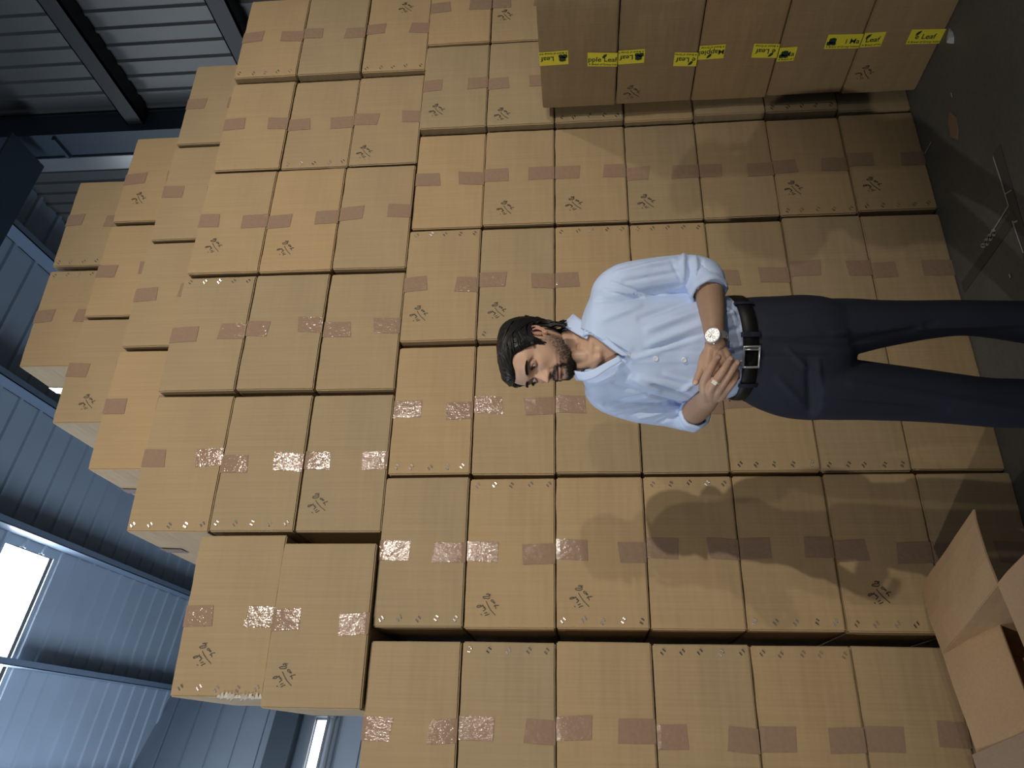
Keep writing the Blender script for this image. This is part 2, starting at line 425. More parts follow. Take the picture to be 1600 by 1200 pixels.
def writing(cx, cz, k, sc, rnd, yfun):
    """two-line pen note: cx, cz centre on the face"""
    bm = bmesh.new(); a = rnd.uniform(-.12, .12); ca, sa = math.cos(a), math.sin(a)
    for st in STROKES:
        P = []
        for (X, Y) in st:
            rx, rz = -(Y - 580) * sc, -(X - 750) * sc
            P.append((cx + rx * ca - rz * sa + rnd.uniform(-1, 1) * .0008, cz + rx * sa + rz * ca))
        for (x0, z0), (x1, z1) in zip(P, P[1:]):
            dx, dz = x1 - x0, z1 - z0; l = math.hypot(dx, dz) or 1; sx, sz = -dz / l * k / 2, dx / l * k / 2
            ex, ez = dx / l * k * .3, dz / l * k * .3
            add_quad(bm, [(x, yfun(x, z) - .0016, z) for x, z in ((x0 - ex + sx, z0 - ez + sz), (x0 - ex - sx, z0 - ez - sz), (x1 + ex - sx, z1 + ez - sz), (x1 + ex + sx, z1 + ez + sz))][::-1])
    bmesh.ops.recalc_face_normals(bm, faces=bm.faces[:])
    return bm
# one staple: a bright crown whose two ends dig in, as a tilted double stitch
bm = bmesh.new()
for dx, dz in ((-.0055, .004), (.0055, -.004)):
    add_bar(bm, (dx - .004, -.0016, dz - .0045), (dx + .004, -.0016, dz + .0045), .0042, .002, up=Vector((0, 1, 0)))
STAPLE = bpy.data.meshes.new('staple'); bm.to_mesh(STAPLE); bm.free(); STAPLE.materials.append(M_STAPLE)

ORD = ['bottom', 'second', 'third', 'fourth', 'fifth', 'sixth', 'seventh']
count = [0]
def carton(x0, x1, z0, z1, yf, d, label, group, note=None, staples=None, tapes=(1, 1), tape_off=0, side_tape=False, tw=.075, tint=None):
    count[0] += 1; seed = count[0]; rnd = random.Random(seed)
    w, h = x1 - x0, z1 - z0
    root = empty('carton', (x0, yf, z0)); tag(root, label, 'carton', group)
    body = obj('carton_body', carton_body(w, d, h, seed), M_CARD, root, smooth=True)
    body.data.set_sharp_from_angle(angle=math.radians(22))
    xc = w / 2 + tape_off + rnd.uniform(-.012, .012)
    if tapes[0]:
        L = rnd.uniform(.095, .125) * tapes[0]; obj('tape_patch', tape_patch(w, h, seed, xc + rnd.uniform(-.01, .01), tw, h - L, h, True), M_TAPE, root)
    if tapes[1]:
        L = rnd.uniform(.095, .125) * tapes[1]; obj('tape_patch', tape_patch(w, h, seed, xc + rnd.uniform(-.01, .01), tw, 0, L, False), M_TAPE, root)
    if side_tape:
        bm = bmesh.new(); ys = (d * .5 - .036, d * .5 + .036)
        for i in range(4):
            za, zb = h - .10 * i / 4, h - .10 * (i + 1) / 4
            fa, fb = [-.0016 - .0042 * math.sin(math.pi * q_ / h) for q_ in (za, zb)]; add_quad(bm, [(fa, ys[1], za), (fb, ys[1], zb), (fb, ys[0], zb), (fa, ys[0], za)])
        obj('tape_patch', bm, M_TAPE, root)
    if note:
        q = onY(note[0], note[1], yf)
        obj('handwriting', writing(q.x - x0, q.z - z0, .0027, .000185, rnd, lambda a, b: front_y(a, b, w, h, seed)), M_INK, root)
    if staples:
        xs = .028 if staples == 'L' else w - .028
        for i in range(5):
            z = h * (.09 + .205 * i) + rnd.uniform(-.006, .006); x = xs + rnd.uniform(-.003, .003)
            s = bpy.data.objects.new('staple', STAPLE); COL.objects.link(s); s.parent = root
            s.location = (x, front_y(x, z, w, h, seed) - .0005, z); s.rotation_euler = (rnd.uniform(-.25, .25), rnd.uniform(-.25, .25), rnd.uniform(-.2, .2))
    return root

YF = 2.814
HL = .3300
# lower wall: seven rows; stack boundaries along the wall (left edge, right edge), counted from the open carton
LOW = [(-.225, .352), (.392, .957), (.968, 1.543), (1.556, 2.132), (2.148, 2.712), (2.728, 3.292), (3.306, 3.876)]
SN = ['wall stack nearest the open carton', 'second wall stack from the open carton', 'wall stack just left of the man', 'wall stack behind the man', 'fifth wall stack from the open carton', 'wall stack half hidden by the yellow-taped one', 'farthest lower wall stack']
notes = {(1, 5): (763, 945), (1, 4): (908, 932), (1, 1): (1374, 926), (3, 6): (655, 490), (3, 5): (777, 485), (5, 6): (683, 172), (5, 5): (785, 178), (6, 5): (790, 24),
         (4, 5): (790, 325), (4, 4): (897, 318), (4, 3): (1010, 315), (4, 1): (1240, 294), (4, 0): (1363, 288)}
stp = {(1, 6): 'L', (1, 4): 'L', (1, 2): 'L', (1, 1): 'L', (0, 5): 'R', (0, 3): 'R', (0, 2): 'R', (1, 5): 'R', (1, 3): 'R', (2, 6): 'L', (2, 2): 'L', (2, 1): 'L', (3, 6): 'R', (3, 4): 'R', (3, 3): 'R',
       (3, 5): 'L', (4, 0): 'L', (4, 1): 'L', (5, 4): 'L', (5, 1): 'L', (4, 2): None}
G = 'cartons in the great wall of stacks behind the man'
prot = [0, -.004, .004, 0, .004, -.012, -.018]
def feat(c, r, extra=None):
    f = []
    if (c, r) in notes: f.append('pen note')
    if stp.get((c, r)): f.append('staples')
    return (' with ' + ' and '.join(f)) if f else ''
for c, (a, b) in enumerate(LOW):
    for r in range(7):
        rr = random.Random(c * 31 + r)
        ja, jb = rr.uniform(0, .006), rr.uniform(0, .006)
        lab = '%s carton up%s, %s' % (ORD[r], feat(c, r), SN[c])
        if r == 0: lab = 'floor-level carton%s, %s' % (feat(c, r), SN[c])
        z0 = r * HL + (0 if c != 1 or r < 6 else 0)
        carton(a + ja, b - jb, z0 + (.0005 if r else 0), z0 + HL - .0025, YF + prot[c] + rr.uniform(-.012, .010), .56, lab, G, notes.get((c, r)), stp.get((c, r)),
               (1, 1) if not (c == 2 and r == 5 and 0) else (1, 0))

# upper block: three rows standing half a carton aside
HU = .3400
ZU = 7 * HL + .001
UP = [(.740, 1.322), (1.338, 1.915), (1.932, 2.522), (2.540, 3.126), (3.148, 3.738)]
unote = {(0, 0): (497, 786), (2, 2): (335, 384), (2, 1): (447, 388), (3, 0): (570, 237), (4, 0): (635, 12)}
ustp = {(0, 2): 'L', (0, 1): 'L', (3, 1): 'L', (4, 0): 'L', (4, 2): 'L', (1, 2): 'R'}
GU = 'cartons in the upper block above the lower wall'
UR = ['lowest', 'middle', 'top']
for c, (a, b) in enumerate(UP):
    for r in range(3):
        f = []
        if (c, r) in unote: f.append('pen note')
        if (c, r) in ustp: f.append('staples')
        lab = '%s of three%s in upper stack %s from the left' % (UR[r] + ' carton', (', ' + ' and '.join(f) + ',') if f else '', ['two', 'three', 'four', 'five', 'six'][c])
        rr = random.Random(c * 77 + r + 5)
        carton(a + rr.uniform(0, .005), b - rr.uniform(0, .005), ZU + r * HU, ZU + (r + 1) * HU - .003, YF + rr.uniform(-.012, .012), .60, lab, GU, unote.get((c, r)), ustp.get((c, r)), side_tape=(c == 0 and r == 2))
# the pair at the left end, the lower one standing proud
carton(.118, .690, ZU, ZU + .357, YF - .03, .56, 'greenish brown carton with pen note, overhanging at the left end below a torn one', GU, (445, 1055), None)
TORN = carton(.152, .728, ZU + .360, ZU + .360 + .342, YF - .004, .56, 'brown carton with torn bottom left edge, topmost at the left end', GU, (320, 1022), 'L')
rt = random.Random(5); bm = bmesh.new()
for k in range(13):
    z0_ = .002 + .0125 * k; a_, b_ = rt.uniform(.004, .016), rt.uniform(-.010, .004); p_ = [(-.004, -.001, z0_), (a_, -.0035, z0_ + rt.uniform(-.002, .004)), (a_ * .7, -.004 + b_ * .6, z0_ + .009), (-.006 + b_, -.003, z0_ + .012)]
    vs = [bm.verts.new(q_) for q_ in p_] + [bm.verts.new((q_[0] + .001, q_[1] - .0025, q_[2] + .001)) for q_ in p_]
    for f_ in ((0, 1, 2, 3), (4, 5, 6, 7), (0, 1, 5, 4), (1, 2, 6, 5), (2, 3, 7, 6), (3, 0, 4, 7)): bm.faces.new([vs[i_] for i_ in f_])
bmesh.ops.recalc_face_normals(bm, faces=bm.faces[:])
tn = obj('torn_edge', bm, mat('torn_paper', (.50, .47, .42), .85), TORN); tn['label'] = 'ragged pale torn paper edge'
# second carton behind the first upper stack, its side seen from the left
carton(.742, 1.322, ZU + 2 * HU, ZU + 3 * HU - .006, YF + .625, .56, 'carton seen only by its pale side, behind the top of upper stack two', GU, tapes=(0, 0))
for r in (0, 1): carton(.742, 1.322, ZU + r * HU, ZU + (r + 1) * HU - .003, YF + .625, .56, 'hidden %s carton behind upper stack two, under the pale sided one' % UR[r], GU, tapes=(0, 0))
Z1 = ZU + 3 * HU + .001
HT = .346
# stepped tiers on top
GT = 'cartons on the stepped tiers at the very top'
T1 = [(1.060, 1.638, None), (1.664, 2.250, None), (2.270, 2.872, None), (2.892, 3.470, None)]
tl = ['brown carton at the left end of the first step, pale side lit by daylight', 'brown carton on the first step, between the daylit end one and its neighbour', 'brown carton on the first step with crushed bottom edge, third from its left end', 'brown carton at the right end of the first step, against the dark roof']
for (a, b, _), lab in zip(T1, tl):
    carton(a, b, Z1, Z1 + HT, YF + .175, .60, lab, GT, side_tape=(a < 1.1))
Z2 = Z1 + HT + .002
T2 = [(1.345, 1.905, (137, 628)), (1.925, 2.485, None), (2.510, 3.095, (218, 310))]
tl = ['brown carton with pen note, left end of the second step', 'brown carton in the middle of the second step, below the two topmost', 'brown carton with pen note, right end of the second step']
for (a, b, nt), lab in zip(T2, tl):
    carton(a, b, Z2, Z2 + HT, YF + .325, .56, lab, GT, nt)
Z3 = Z2 + HT + .002
for (a, b, st), lab in zip([(1.700, 2.275, 'R'), (2.305, 2.880, 'L')], ['topmost carton on the left, pale daylit side and staples', 'topmost carton on the right, against the dark roof']):
    carton(a, b, Z3, Z3 + HT, YF + .425, .56, lab, GT, None, st, side_tape=(a < 2))

# ------------------------------------------------------------------ stack with yellow tape, its side facing left
def leaf_mesh(bm, cx, cz, s, ang):
    pts = [(0, 0), (.35, .28), (.8, .3), (1.25, 0), (.8, -.18), (.35, -.2)]
    ca, sa = math.cos(ang), math.sin(ang)
    return [(cx + s * (a * ca - b * sa), cz + s * (a * sa + b * ca)) for a, b in pts]
def text_mesh(body, size):
    cu = bpy.data.curves.new('t', 'FONT'); cu.body = body; cu.size = size; cu.offset = size * .012
    o = bpy.data.objects.new('t', cu); COL.objects.link(o)
    dg = bpy.context.evaluated_depsgraph_get(); dg.update()
    me = bpy.data.meshes.new_from_object(o.evaluated_get(dg)); bpy.data.objects.remove(o)
    return me
def clipx(tb, x0, ln):
    bmesh.ops.bisect_plane(tb, geom=tb.verts[:] + tb.edges[:] + tb.faces[:], plane_co=(x0 + ln, 0, 0), plane_no=(1, 0, 0), clear_outer=True)
def ypatch(root, zlo, zhi, yc, up_read, words, logo, tilt, seed, leafpos):
    """patch in the root frame: face plane x=0 looking -x; a = along reading direction; local y is world -Y (viewer's right)"""
    rnd = random.Random(seed); wd = .074
    bm = bmesh.new(); L = zhi - zlo
    def place(a, b, off):      # a runs along the tape from the reading start, b across (text's up)
        if up_read: z = zlo + a; r = -b      # reads upwards: text's up points to the viewer's left
        else: z = zhi - a; r = b
        r += tilt * (z - (zlo + zhi) / 2)
        return Vector((-off, yc - r, z))
    ns = 8
    lo = [bm.verts.new(place(L * i / ns, -wd / 2, .004)) for i in range(ns + 1)]; hi = [bm.verts.new(place(L * i / ns, wd / 2, .004)) for i in range(ns + 1)]
    for i in range(ns): bm.faces.new((lo[i], lo[i + 1], hi[i + 1], hi[i]))
    bmesh.ops.recalc_face_normals(bm, faces=bm.faces[:])
    for f in bm.faces:
        if f.normal.x > 0: f.normal_flip()
    t = obj('yellow_tape', bm, M_YTAPE, root)
    bm = bmesh.new()
    me = text_mesh(words, .035); tb = bmesh.new(); tb.from_mesh(me)
    xs = [v.co.x for v in tb.verts]; wtxt = max(xs) - min(xs)
    a0 = (L - wtxt - .006) if (logo or leafpos is None) else max(.003, (L - wtxt) / 2)
    a0 = max(a0, .002)
    clipx(tb, min(xs), L - a0 - .002)
    for v in tb.verts: v.co = place(a0 + v.co.x - min(xs), v.co.y - .010, .0052)
    tm = bpy.data.meshes.new('x'); tb.to_mesh(tm); tb.free(); bm.from_mesh(tm)
    me = text_mesh('A Brand of Group Industries', .0135); tb = bmesh.new(); tb.from_mesh(me)
    xs = [v.co.x for v in tb.verts]
    clipx(tb, min(xs), L - .006)
    for v in tb.verts: v.co = place(.004 + v.co.x - min(xs), v.co.y - .030, .0052)
    tm = bpy.data.meshes.new('x'); tb.to_mesh(tm); tb.free(); bm.from_mesh(tm)
    if leafpos is not None:
        P = leaf_mesh(bm, leafpos * L, .006, .026, .9); add_quad(bm, [place(a, b, .0053) for a, b in P])
    if logo:
        for (ca, cb, r) in ((.026, .006, .015), (.015, -.008, .011), (.034, -.01, .009)):
            vs = [bm.verts.new(place(ca + r * math.cos(k * .785) * (1 + .3 * (k % 2)), cb + r * math.sin(k * .785), .0053)) for k in range(8)]; bm.faces.new(vs)
    bmesh.ops.recalc_face_normals(bm, faces=bm.faces[:])
    obj('printed_logo_lettering', bm, M_PRINT, t)
XS = 2.765
yz = [0, .331, .668, 1.012, 1.361, 1.707]
ylab = ['carton on the floor, lowest of the yellow-taped stack, faint pen note', 'second carton up in the yellow-taped stack', 'middle carton of the yellow-taped stack', 'fourth carton up in the yellow-taped stack, with pen note', 'topmost carton of the yellow-taped stack']
GY = 'cartons of the yellow-taped stack'
UR_ = ['lowest', 'second', 'middle', 'fourth', 'topmost']
yp = {4: [((840, 888), 89, True, 'Leaf', True, 0), ((918, 962), 91, False, 'pple Leaf', False, 0)],
      3: [((964, 1007), 88, True, 'Leaf', True, 0), ((1053, 1087), 92, True, 'e Leaf', False, 0)],
      2: [((1086, 1132), 82, True, 'MappleLe', False, 0), ((1176, 1211), 80, True, 'e Leaf', False, 0)],
      1: [((1210, 1243), 85, False, 'i Ma', True, 0), ((1291, 1342), 65, False, 'i Ma', True, 0)],
      0: [((1341, 1380), 62, False, 'Leaf', False, 0), ((1420, 1472), 57, False, 'e Leaf', False, 0)]}
for r in range(5):
    count[0] += 1; seed = count[0]; h = yz[r + 1] - yz[r] - .004; w = .60; rr = random.Random(r)
    dy = rr.uniform(-.006, .006)
    root = empty('carton', (XS + rr.uniform(-.006, .006), 2.740 + dy, yz[r]), 0); tag(root, ylab[r], 'carton', GY)
    b = carton_body(w, .58, h, seed)
    for v in b.verts: v.co = Vector((v.co.y, -v.co.x, v.co.z))      # front face turned to look towards -x
    body = obj('carton_body', b, M_CARD, root, smooth=True); body.data.set_sharp_from_angle(angle=math.radians(22))
    for k, ((xa, xb), yy, up, words, logo, lp) in enumerate(yp[r]):
        pa = onX(xa, yy, XS); pb = onX(xb, yy, XS)
        zhi, zlo = (h if k == 0 else pa.z - yz[r]), (pb.z - yz[r] if k == 0 else 0.0)
        zc = (pa.y + pb.y) / 2 - root.location.y
        ypatch(root, max(zlo, 0), min(zhi, h), zc, up, words, logo, [-.02, .08][k] * (1 if r > 1 else .5), seed, .12 if words in ('Leaf',) and not logo else (.5 if 'pple' in words else (.18 if words == 'e Leaf' else (.62 if words == 'MappleLe' else None))))
    if r in (3, 0):
        q = onX(*((988, 143) if r == 3 else (1352, 113)), XS)
        wb = writing(-(q.y - root.location.y), q.z - yz[r], .0027, .000185, random.Random(3 + r), lambda a, b: front_y(a, b, w, h, seed))
        for v in wb.verts: v.co = Vector((v.co.y, -v.co.x, v.co.z))
        obj('handwriting', wb, M_INK, root)

# two unseen columns added towards the viewer, so the stack shades the wall
for cidx in (1, 2):
    for r in range(5):
        count[0] += 1; h = yz[r + 1] - yz[r] - .004
        root = empty('carton', (XS, 2.740 - cidx * .622, yz[r])); tag(root, '%s unseen added carton in the %s column of the yellow-taped stack, nearer the viewer' % (UR_[r], ['', 'second', 'third'][cidx]), 'carton', GY)
        b = carton_body(.60, .58, h, count[0])
        for v in b.verts: v.co = Vector((v.co.y, -v.co.x, v.co.z))
        obj('carton_body', b, M_CARD, root, smooth=True).data.set_sharp_from_angle(angle=math.radians(22))

# ------------------------------------------------------------------ open carton with raised flaps
zr = .45
A = Vector((.301, 2.603, zr)); ab = Vector((.132, -.421, 0)).normalized(); al = Vector((-ab.y * -1, 0, 0))
al = Vector((ab.y, -ab.x, 0)).normalized() * 1.0     # perpendicular, pointing left
if al.x > 0: al = -al
WB, DB = .44, .56
def sheet(name, pts, parent, t=.005, m=None, seg=6):
    """a bent cardboard sheet from four corners (a,b hinge; c,d free edge)"""
    a, b, c, d = [Vector(p) for p in pts]; bm = bmesh.new(); nrm = (b - a).cross(d - a).normalized()
    g = {}
    for s in (0, 1):
        for i in range(seg + 1):
            for j in range(seg + 1):
                u, v = i / seg, j / seg
                p = (a * (1 - u) + b * u) * (1 - v) + (d * (1 - u) + c * u) * v
                p = p + nrm * (.006 * math.sin(v * math.pi) + .004 * nz(u * 3, v * 3, a.x * 7)) + nrm * (t * (s - .5))
                g[s, i, j] = bm.verts.new(p)
    for s in (0, 1):
        for i in range(seg):
            for j in range(seg):
                f = [g[s, i, j], g[s, i + 1, j], g[s, i + 1, j + 1], g[s, i, j + 1]]
                bm.faces.new(f if s else f[::-1])
    for i in range(seg):
        for j, fl in ((0, 1), (seg, 0)):
            f = [g[0, i, j], g[0, i + 1, j], g[1, i + 1, j], g[1, i, j]]; bm.faces.new(f if fl else f[::-1])
            f = [g[0, j, i], g[0, j, i + 1], g[1, j, i + 1], g[1, j, i]]; bm.faces.new(f[::-1] if fl else f)
    return obj(name, bm, m or M_CARD2, parent, smooth=False)
root = empty('open_carton', (A.x, A.y, 0)); tag(root, 'open brown carton on the floor with its flaps raised, before the first stack', 'carton')
loc = lambda p: Vector((p.x - A.x, p.y - A.y, p.z))
c0, c1, c2, c3 = A, A + ab * WB, A + ab * WB + al * DB, A + al * DB
G0 = [Vector((p.x, p.y, 0.003)) for p in (c0, c1, c2, c3)]; G1 = [Vector((p.x, p.y, zr)) for p in (c0, c1, c2, c3)]
for i in range(4):
    j = (i + 1) % 4; sheet('side_panel', [loc(p) for p in (G0[i], G0[j], G1[j], G1[i])], root)
sheet('bottom_panel', [loc(p) for p in G0], root)
out = -al
sheet('flap', [loc(p) for p in (c0, c1, c1 + out * .235 + Vector((0, 0, -.020)), c0 + out * .235 + Vector((0, 0, -.010)))], root)
fl = sheet('flap', [loc(p) for p in (c0, c3, c3 + ab * .215 + Vector((0, 0, -.07)), c0 + ab * .215 + Vector((0, 0, -.085)))], root)
sheet('flap', [loc(p) for p in (c1, c2, c2 + ab * .2 + Vector((0, 0, -.03)), c1 + ab * .2 + Vector((0, 0, -.02)))], root)
sheet('flap', [loc(p) for p in (c3, c2, c2 + al * .2 + Vector((0, 0, -.02)), c3 + al * .2 + Vector((0, 0, -.02)))], root)
bm = bmesh.new(); b0 = loc(c0); N = 10
M_CLEAR = tape_mat('clear_glossy_tape', (.30, .225, .165)); 
for i in range(N):
    def tp(u, v): 
        p = c0 * (1 - u) + c3 * u; p = p * (1 - v) + (p + ab * .215 + Vector((0, 0, -.078))) * v
        return loc(p) + Vector((0, 0, .0125 + .003 * math.sin(u * 30)))
    va, vb = -.02 + i / N, -.02 + (i + 1) / N
    add_quad(bm, [tp(.52, va), tp(.66, va), tp(.66, vb), tp(.52, vb)])
obj('clear_tape', bm, M_CLEAR, root)
#PERSON_BEGIN
# ------------------------------------------------------------------ the man
from mathutils.bvhtree import BVHTree
YAW = math.atan2(-.431, .902)
fh = Vector((.4311, .9023, 0)); rh = Vector((.9023, -.4311, 0))
MAN_D = 2.15
P0 = None
def on_plane(x, y, dy):
    d = ray(x, y); o = Vector((0, 0, CAMH)); return o + d * ((MAN_D + dy) / d.dot(fh))
q = on_plane(1000, 550, 0); P0 = Vector((q.x, q.y, 0))
def L(x, y, dy=0):
    p = on_plane(x, y, dy) - P0; return Vector((p.dot(rh), p.dot(fh), p.z))
CAML = Vector(((Vector((0, 0, CAMH)) - P0).dot(rh), (Vector((0, 0, CAMH)) - P0).dot(fh), CAMH))
def to_pix(p):
    w = P0 + rh * p.x + fh * p.y + Vector((0, 0, p.z - CAMH)); c = R @ w
    return 800 + F_PX * c.y / c.z, 1200 - (600 + F_PX * c.x / c.z)
man = empty('person', P0, YAW)
tag(man, 'man in a pale blue shirt and dark trousers standing with his hands clasped', 'person')

def skin_mat():
    m = mat('skin', (.45, .28, .19), .48, spec=.4)
    at = nd(m, 'ShaderNodeVertexColor'); at.layer_name = 'Col'
    tc = nd(m, 'ShaderNodeTexCoord').outputs['Object']
    n = noise_tex(m, tc, 55, 3)
    c = mixcol(m, n, mixcol(m, 1.0, at.outputs['Color'], (.88, .86, .84), 'MULTIPLY'), at.outputs['Color'])
    lk(m, c, bsdf(m).inputs['Base Color'])
    b = bsdf(m); b.inputs['Subsurface Weight'].default_value = .06; b.inputs['Subsurface Radius'].default_value = (.012, .005, .003); b.inputs['Subsurface Scale'].default_value = .5
    lk(m, bump(m, noise_tex(m, tc, 420, 3), .12, .0008), b.inputs['Normal'])
    return m
def cloth_mat(name, col, rough, weave, sheen=.0):
    m = mat(name, col, rough, spec=.2)
    tc = nd(m, 'ShaderNodeTexCoord').outputs['Object']
    n = noise_tex(m, tc, weave, 2)
    lk(m, mixcol(m, n, tuple(k * .93 for k in col), tuple(min(1, k * 1.05) for k in col)), bsdf(m).inputs['Base Color'])
    w = noise_tex(m, tc, 14, 3, .55); b1 = bump(m, n, .12, .0006)
    lk(m, bump(m, w, .25, .008, b1), bsdf(m).inputs['Normal'])
    return m
M_SKIN = skin_mat()
M_SHIRT = cloth_mat('pale_blue_cotton', (.54, .66, .90), .62, 700)
M_TROU = cloth_mat('navy_wool', (.020, .023, .036), .75, 900)
M_LEATHER = mat('black_leather', (.007, .007, .007), .5, spec=.25)
M_CHROME = mat('polished_steel', (.66, .66, .66), .3, .75)
M_HAIR = mat('black_hair', (.011, .010, .010), .45, spec=.35)
M_BROWH = mat('dark_beard_hair', (.016, .012, .010), .55, spec=.3)

TH = math.radians(22)
SAX = Vector((math.cos(TH), -math.sin(TH), 0)); FAX = Vector((-math.sin(TH), -math.cos(TH), 0))
def body_rings(rows, th=TH, n=48, ex=2.3, grow=0):
    sax = Vector((math.cos(th), -math.sin(th), 0)); fax = Vector((-math.sin(th), -math.cos(th), 0)); out = []
    for (x, yt, yb, dyc, b) in rows:
        c = (L(x, yt, dyc) + L(x, yb, dyc)) / 2; w = (L(x, yt, dyc) - L(x, yb, dyc)).length / 2
        a = math.sqrt(max((w * w - (b * math.sin(th)) ** 2), 1e-5)) / math.cos(th)
        a += grow; b += grow; ring = []
        for k in range(n):
            t = 2 * math.pi * k / n; ct, st = math.cos(t), math.sin(t)
            r = (abs(ct) ** ex + abs(st) ** ex) ** (-1 / ex)
            ring.append(c + sax * (a * ct * r) + fax * (b * st * r))
        out.append(ring)
    return out
def loft(bm, rings):
    R_ = [[bm.verts.new(p) for p in r] for r in rings]; n = len(R_[0])
    for a, b in zip(R_, R_[1:]):
        for k in range(n): bm.faces.new((a[k], a[(k + 1) % n], b[(k + 1) % n], b[k]))
    bm.faces.new(R_[0][::-1]); bm.faces.new(R_[-1])
def densify(rows, step=8):
    out = []; xs = [(r[0], tuple(r[1:])) for r in rows]; x = rows[0][0]
    while x < rows[-1][0]: out.append((x,) + interp(xs, x)); x += step
    out.append(rows[-1]); return out
def limb(bm, pts, n=20, flat=1, up=Vector((0, 1, 0)), dome=True, grow=0, steps=4):
    K = [(i, (*L(x, y, dy), r)) for i, (x, y, dy, r) in enumerate(pts)]
    P = []; Rr = []
    for i in range((len(K) - 1) * steps + 1):
        v = interp(K, i / steps); P.append(v[:3]); Rr.append(v[3] + grow)
    add_tube(bm, P, Rr, n, flat, up, dome=dome)

TORSO = [(903, 522, 574, 0, .048), (909, 500, 594, 0, .064), (917, 480, 611, 0, .078), (926, 460, 624, .0, .090), (938, 448, 628, 0, .100), (955, 446, 627, 0, .108),
         (980, 453, 627, -.003, .114), (1010, 460, 627, -.005, .117), (1050, 459, 626, -.005, .117), (1090, 460, 625, -.005, .115), (1125, 463, 623, 0, .112), (1148, 469, 618, 0, .103), (1166, 478, 608, 0, .090)]
SL_L = [(942, 472, -.02, .042), (954, 458, -.035, .055), (972, 445, -.05, .057), (1000, 436, -.055, .052), (1045, 429, -.05, .050), (1080, 427, -.05, .050), (1102, 433, -.06, .0485), (1107, 448, -.085, .045)]
SL_R = [(936, 602, .04, .048), (948, 614, .06, .054), (970, 626, .06, .050), (1000, 636, .06, .046), (1040, 644, .06, .041), (1066, 650, .055, .040), (1081, 651, .02, .040)]
# folds of cloth: image segments, half width (m), height (m)
FOLDS = [((1012,515),(1095,485),.016,.007), ((1000,498),(1085,466),.012,-.006), ((1015,537),(1097,507),.014,.006), ((985,562),(1090,530),.010,.003), ((1008,548),(1098,522),.008,-.004),
 ((955,545),(984,556),.006,.004), ((965,572),(986,558),.006,.003), ((968,556),(984,556),.004,-.003), ((930,470),(1004,464),.008,-.006), ((945,452),(1006,463),.007,.006), ((952,440),(998,455),.006,-.004),
 ((940,500),(1000,478),.012,.004), ((925,520),(985,545),.012,.003), ((1000,590),(1075,607),.014,.006), ((1020,600),(1080,620),.008,-.006), ((1040,585),(1095,600),.01,.004), ((985,590),(1030,612),.012,.004),
 ((960,600),(1010,616),.010,-.004), ((935,600),(975,585),.012,.003), ((945,632),(1012,618),.006,-.006), ((955,640),(1030,630),.006,.005), ((965,650),(1040,634),.005,-.004), ((1000,652),(1060,640),.006,.005),
 ((1030,660),(1072,640),.006,-.005), ((1012,618),(1068,632),.006,-.007), ((1060,612),(1095,590),.010,.005), ((1068,398),(1068,440),.007,.006), ((1076,400),(1082,450),.005,-.007), ((1086,402),(1092,452),.006,.007),
 ((1096,405),(1098,450),.005,-.005), ((1050,410),(1066,440),.007,-.004), ((965,425),(1055,405),.008,.004), ((975,440),(1060,425),.010,-.004), ((1000,455),(1060,446),.006,-.005), ((1020,418),(1062,412),.006,-.003),
 ((1110,500),(1150,488),.01,.006), ((1128,520),(1156,512),.008,-.005), ((1125,545),(1158,540),.008,.006), ((1120,600),(1140,590),.01,-.005), ((1135,480),(1150,500),.008,.005)]
TFOLDS = [((1195,524),(1320,520),.010,.006), ((1210,535),(1330,545),.012,-.004), ((1230,545),(1262,575),.009,.006), ((1262,560),(1265,640),.010,-.005), ((1278,562),(1282,600),.008,.006), ((1215,590),(1250,625),.012,.004),
 ((1300,520),(1440,510),.014,.006), ((1330,535),(1460,505),.010,-.005), ((1440,512),(1600,505),.012,.006), ((1330,600),(1600,640),.014,.005), ((1290,625),(1480,640),.012,-.004), ((1200,500),(1330,480),.016,.003), ((1165,556),(1300,556),.005,-.003)]
def apply_folds(me, folds, extra=None):
    segs = []
    for (a, b, w, h) in folds:
        A_, B_ = L(a[0], a[1], -.1), L(b[0], b[1], -.1); segs.append((A_.x, A_.z, B_.x, B_.z, w * .62, h * 1.55))
    nrm = [v.normal.copy() for v in me.vertices]
    for v, nv in zip(me.vertices, nrm):
        if nv.y > .35: continue
        # parallax-correct to the plane dy=-.1 as seen from the front
        t = (-.1 - CAML.y) / (v.co.y - CAML.y); px = CAML.x + (v.co.x - CAML.x) * t; pz = CAML.z + (v.co.z - CAML.z) * t
        s = 0
        for (ax, az, bx, bz, w, h) in segs:
            dx, dz = bx - ax, bz - az; l2 = dx * dx + dz * dz; u = ((px - ax) * dx + (pz - az) * dz) / l2
            if u < -.25 or u > 1.25: continue
            uu = min(max(u, 0), 1); d2 = (px - ax - dx * uu) ** 2 + (pz - az - dz * uu) ** 2
            if d2 > 9 * w * w: continue
            s += h * math.exp(-d2 / (w * w)) * (math.sin(math.pi * min(max((u + .15) / 1.3, 0), 1)) ** .6)
        if extra: s += extra(v.co, px, pz)
        v.co += nv * (s * min(1, (.35 - nv.y) / .6))
    me.update()

